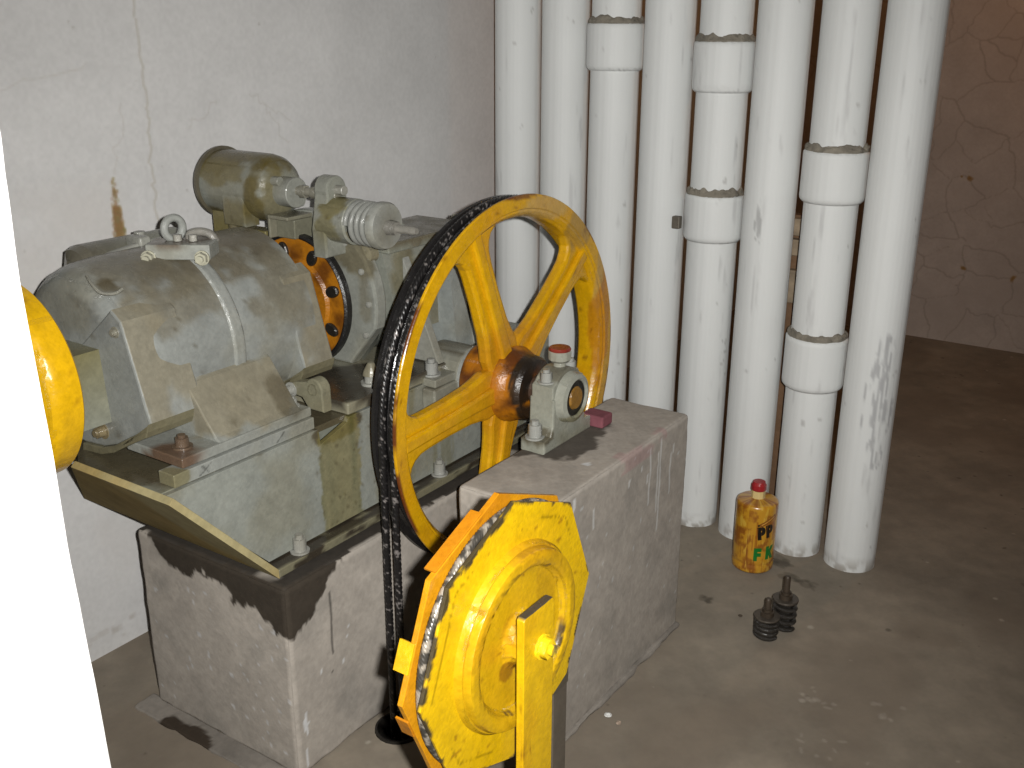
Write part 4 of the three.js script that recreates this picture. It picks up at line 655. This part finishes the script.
// ------------------------------------------------------------------ two spring mounts on the floor
for (const [x, z, rh, label] of [[-0.752, -2.262, 0.045, 'black spring mount with a bolt on the floor, the nearer of the pair'], [-0.729, -2.327, 0.06, 'taller black spring mount with a bolt, standing behind its twin']]) {
  const o = thing('spring_mount', label, 'spring', 'spring mounts on the floor');
  const h = rh === 0.045 ? 0.062 : 0.088, coil = []; for (let k = 0; k <= 120; k++) { const a = k / 120 * 2 * Math.PI * 4; coil.push([x + 0.0265 * Math.cos(a), 0.0055 + (h - 0.012) * k / 120, z + 0.0265 * Math.sin(a)]); }
  obj('coil', tube(coil, 0.0062, 220, 9), M.grease, o, flat([0.028, 0.024, 0.02], 0.6, 60));
  obj('core', cyl('y', [x, 0, z], 0.021, 0.0005, h - 0.004, 24), M.grease, o, flat([0.02, 0.017, 0.014], 0.4));
  obj('washer', lathe([[0, h - 0.006], [0.032, h - 0.006], [0.0335, h - 0.003], [0.0325, h], [0, h]], 'y', [x, 0, z], 36), M.steel, o, flat([0.085, 0.07, 0.055], 0.5, 60));
  obj('bolt', [lathe([[0, h], [0.017, h], [0.017, h + 0.012], [0.0085, h + 0.013], [0.008, h + rh], [0.006, h + rh + 0.004], [0, h + rh + 0.004]], 'y', [x, 0, z], 24), hexa('y', [x, h, z], 0.014, 0.02)], M.steel, o, flat([0.075, 0.055, 0.038], 0.8, 70));
  settle(o);
}
// crumbs on the floor
for (const [x, z, s, c, label] of [[-0.925, -1.745, 0.0085, [0.7, 0.7, 0.68], 'small white chip on the floor beside the pedestal'], [-0.892, -1.735, 0.007, [0.34, 0.26, 0.2], 'small pinkish pebble on the floor beside the white chip'], [-0.84, -2.31, 0.006, [0.06, 0.045, 0.03], 'tiny dark crumb on the floor left of the springs']]) {
  const g = new THREE.DodecahedronGeometry(s, 0).scale(1.1, 0.55, 0.85).rotateY(x * 30); g.translate(x, s * 0.5 + 0.001, z);
  const o = obj('floor_chip', g, M.mortar, scene, flat(c, 0.2)); o.userData = { label, category: 'chip' };
}
// ------------------------------------------------------------------ hanging bulb far in the room, above the picture
{
  const o = thing('light_bulb', 'bare warm bulb hanging from the ceiling behind the pipes', 'lamp');
  const x = -0.35, z = -4.3, y = 2.2;
  obj('cord', cyl('y', [x, 0, z], 0.004, y + 0.1, 2.6, 8), std({ color: 0x151310, roughness: 0.7 }), o);
  obj('socket', lathe([[0.02, y + 0.035], [0.021, y + 0.08], [0.012, y + 0.1], [0, y + 0.1]], 'y', [x, 0, z], 20), std({ color: 0x1b1714, roughness: 0.5 }), o);
  obj('glass', lathe([[0, y - 0.05], [0.018, y - 0.046], [0.03, y - 0.03], [0.033, y - 0.01], [0.028, y + 0.015], [0.018, y + 0.04], [0, y + 0.04]], 'y', [x, 0, z], 24, 3), std({ color: 0xffffff, emissive: new THREE.Color(1, 0.6, 0.28), emissiveIntensity: 5 }), o);
  settle(o);
  const l = new THREE.PointLight(new THREE.Color(1, 0.5, 0.2), 0.85, 0, 2); l.name = 'bulb_glow'; l.position.set(x, y - 0.005, z); l.castShadow = true; l.shadow.radius = 1.4; scene.add(l);
}

// ------------------------------------------------------------------ draw
const renderer = new THREE.WebGLRenderer({ antialias: true });
renderer.toneMapping = THREE.LinearToneMapping;
renderer.toneMappingExposure = EXPOSURE;
renderer.shadowMap.enabled = true;
renderer.render(scene, camera);
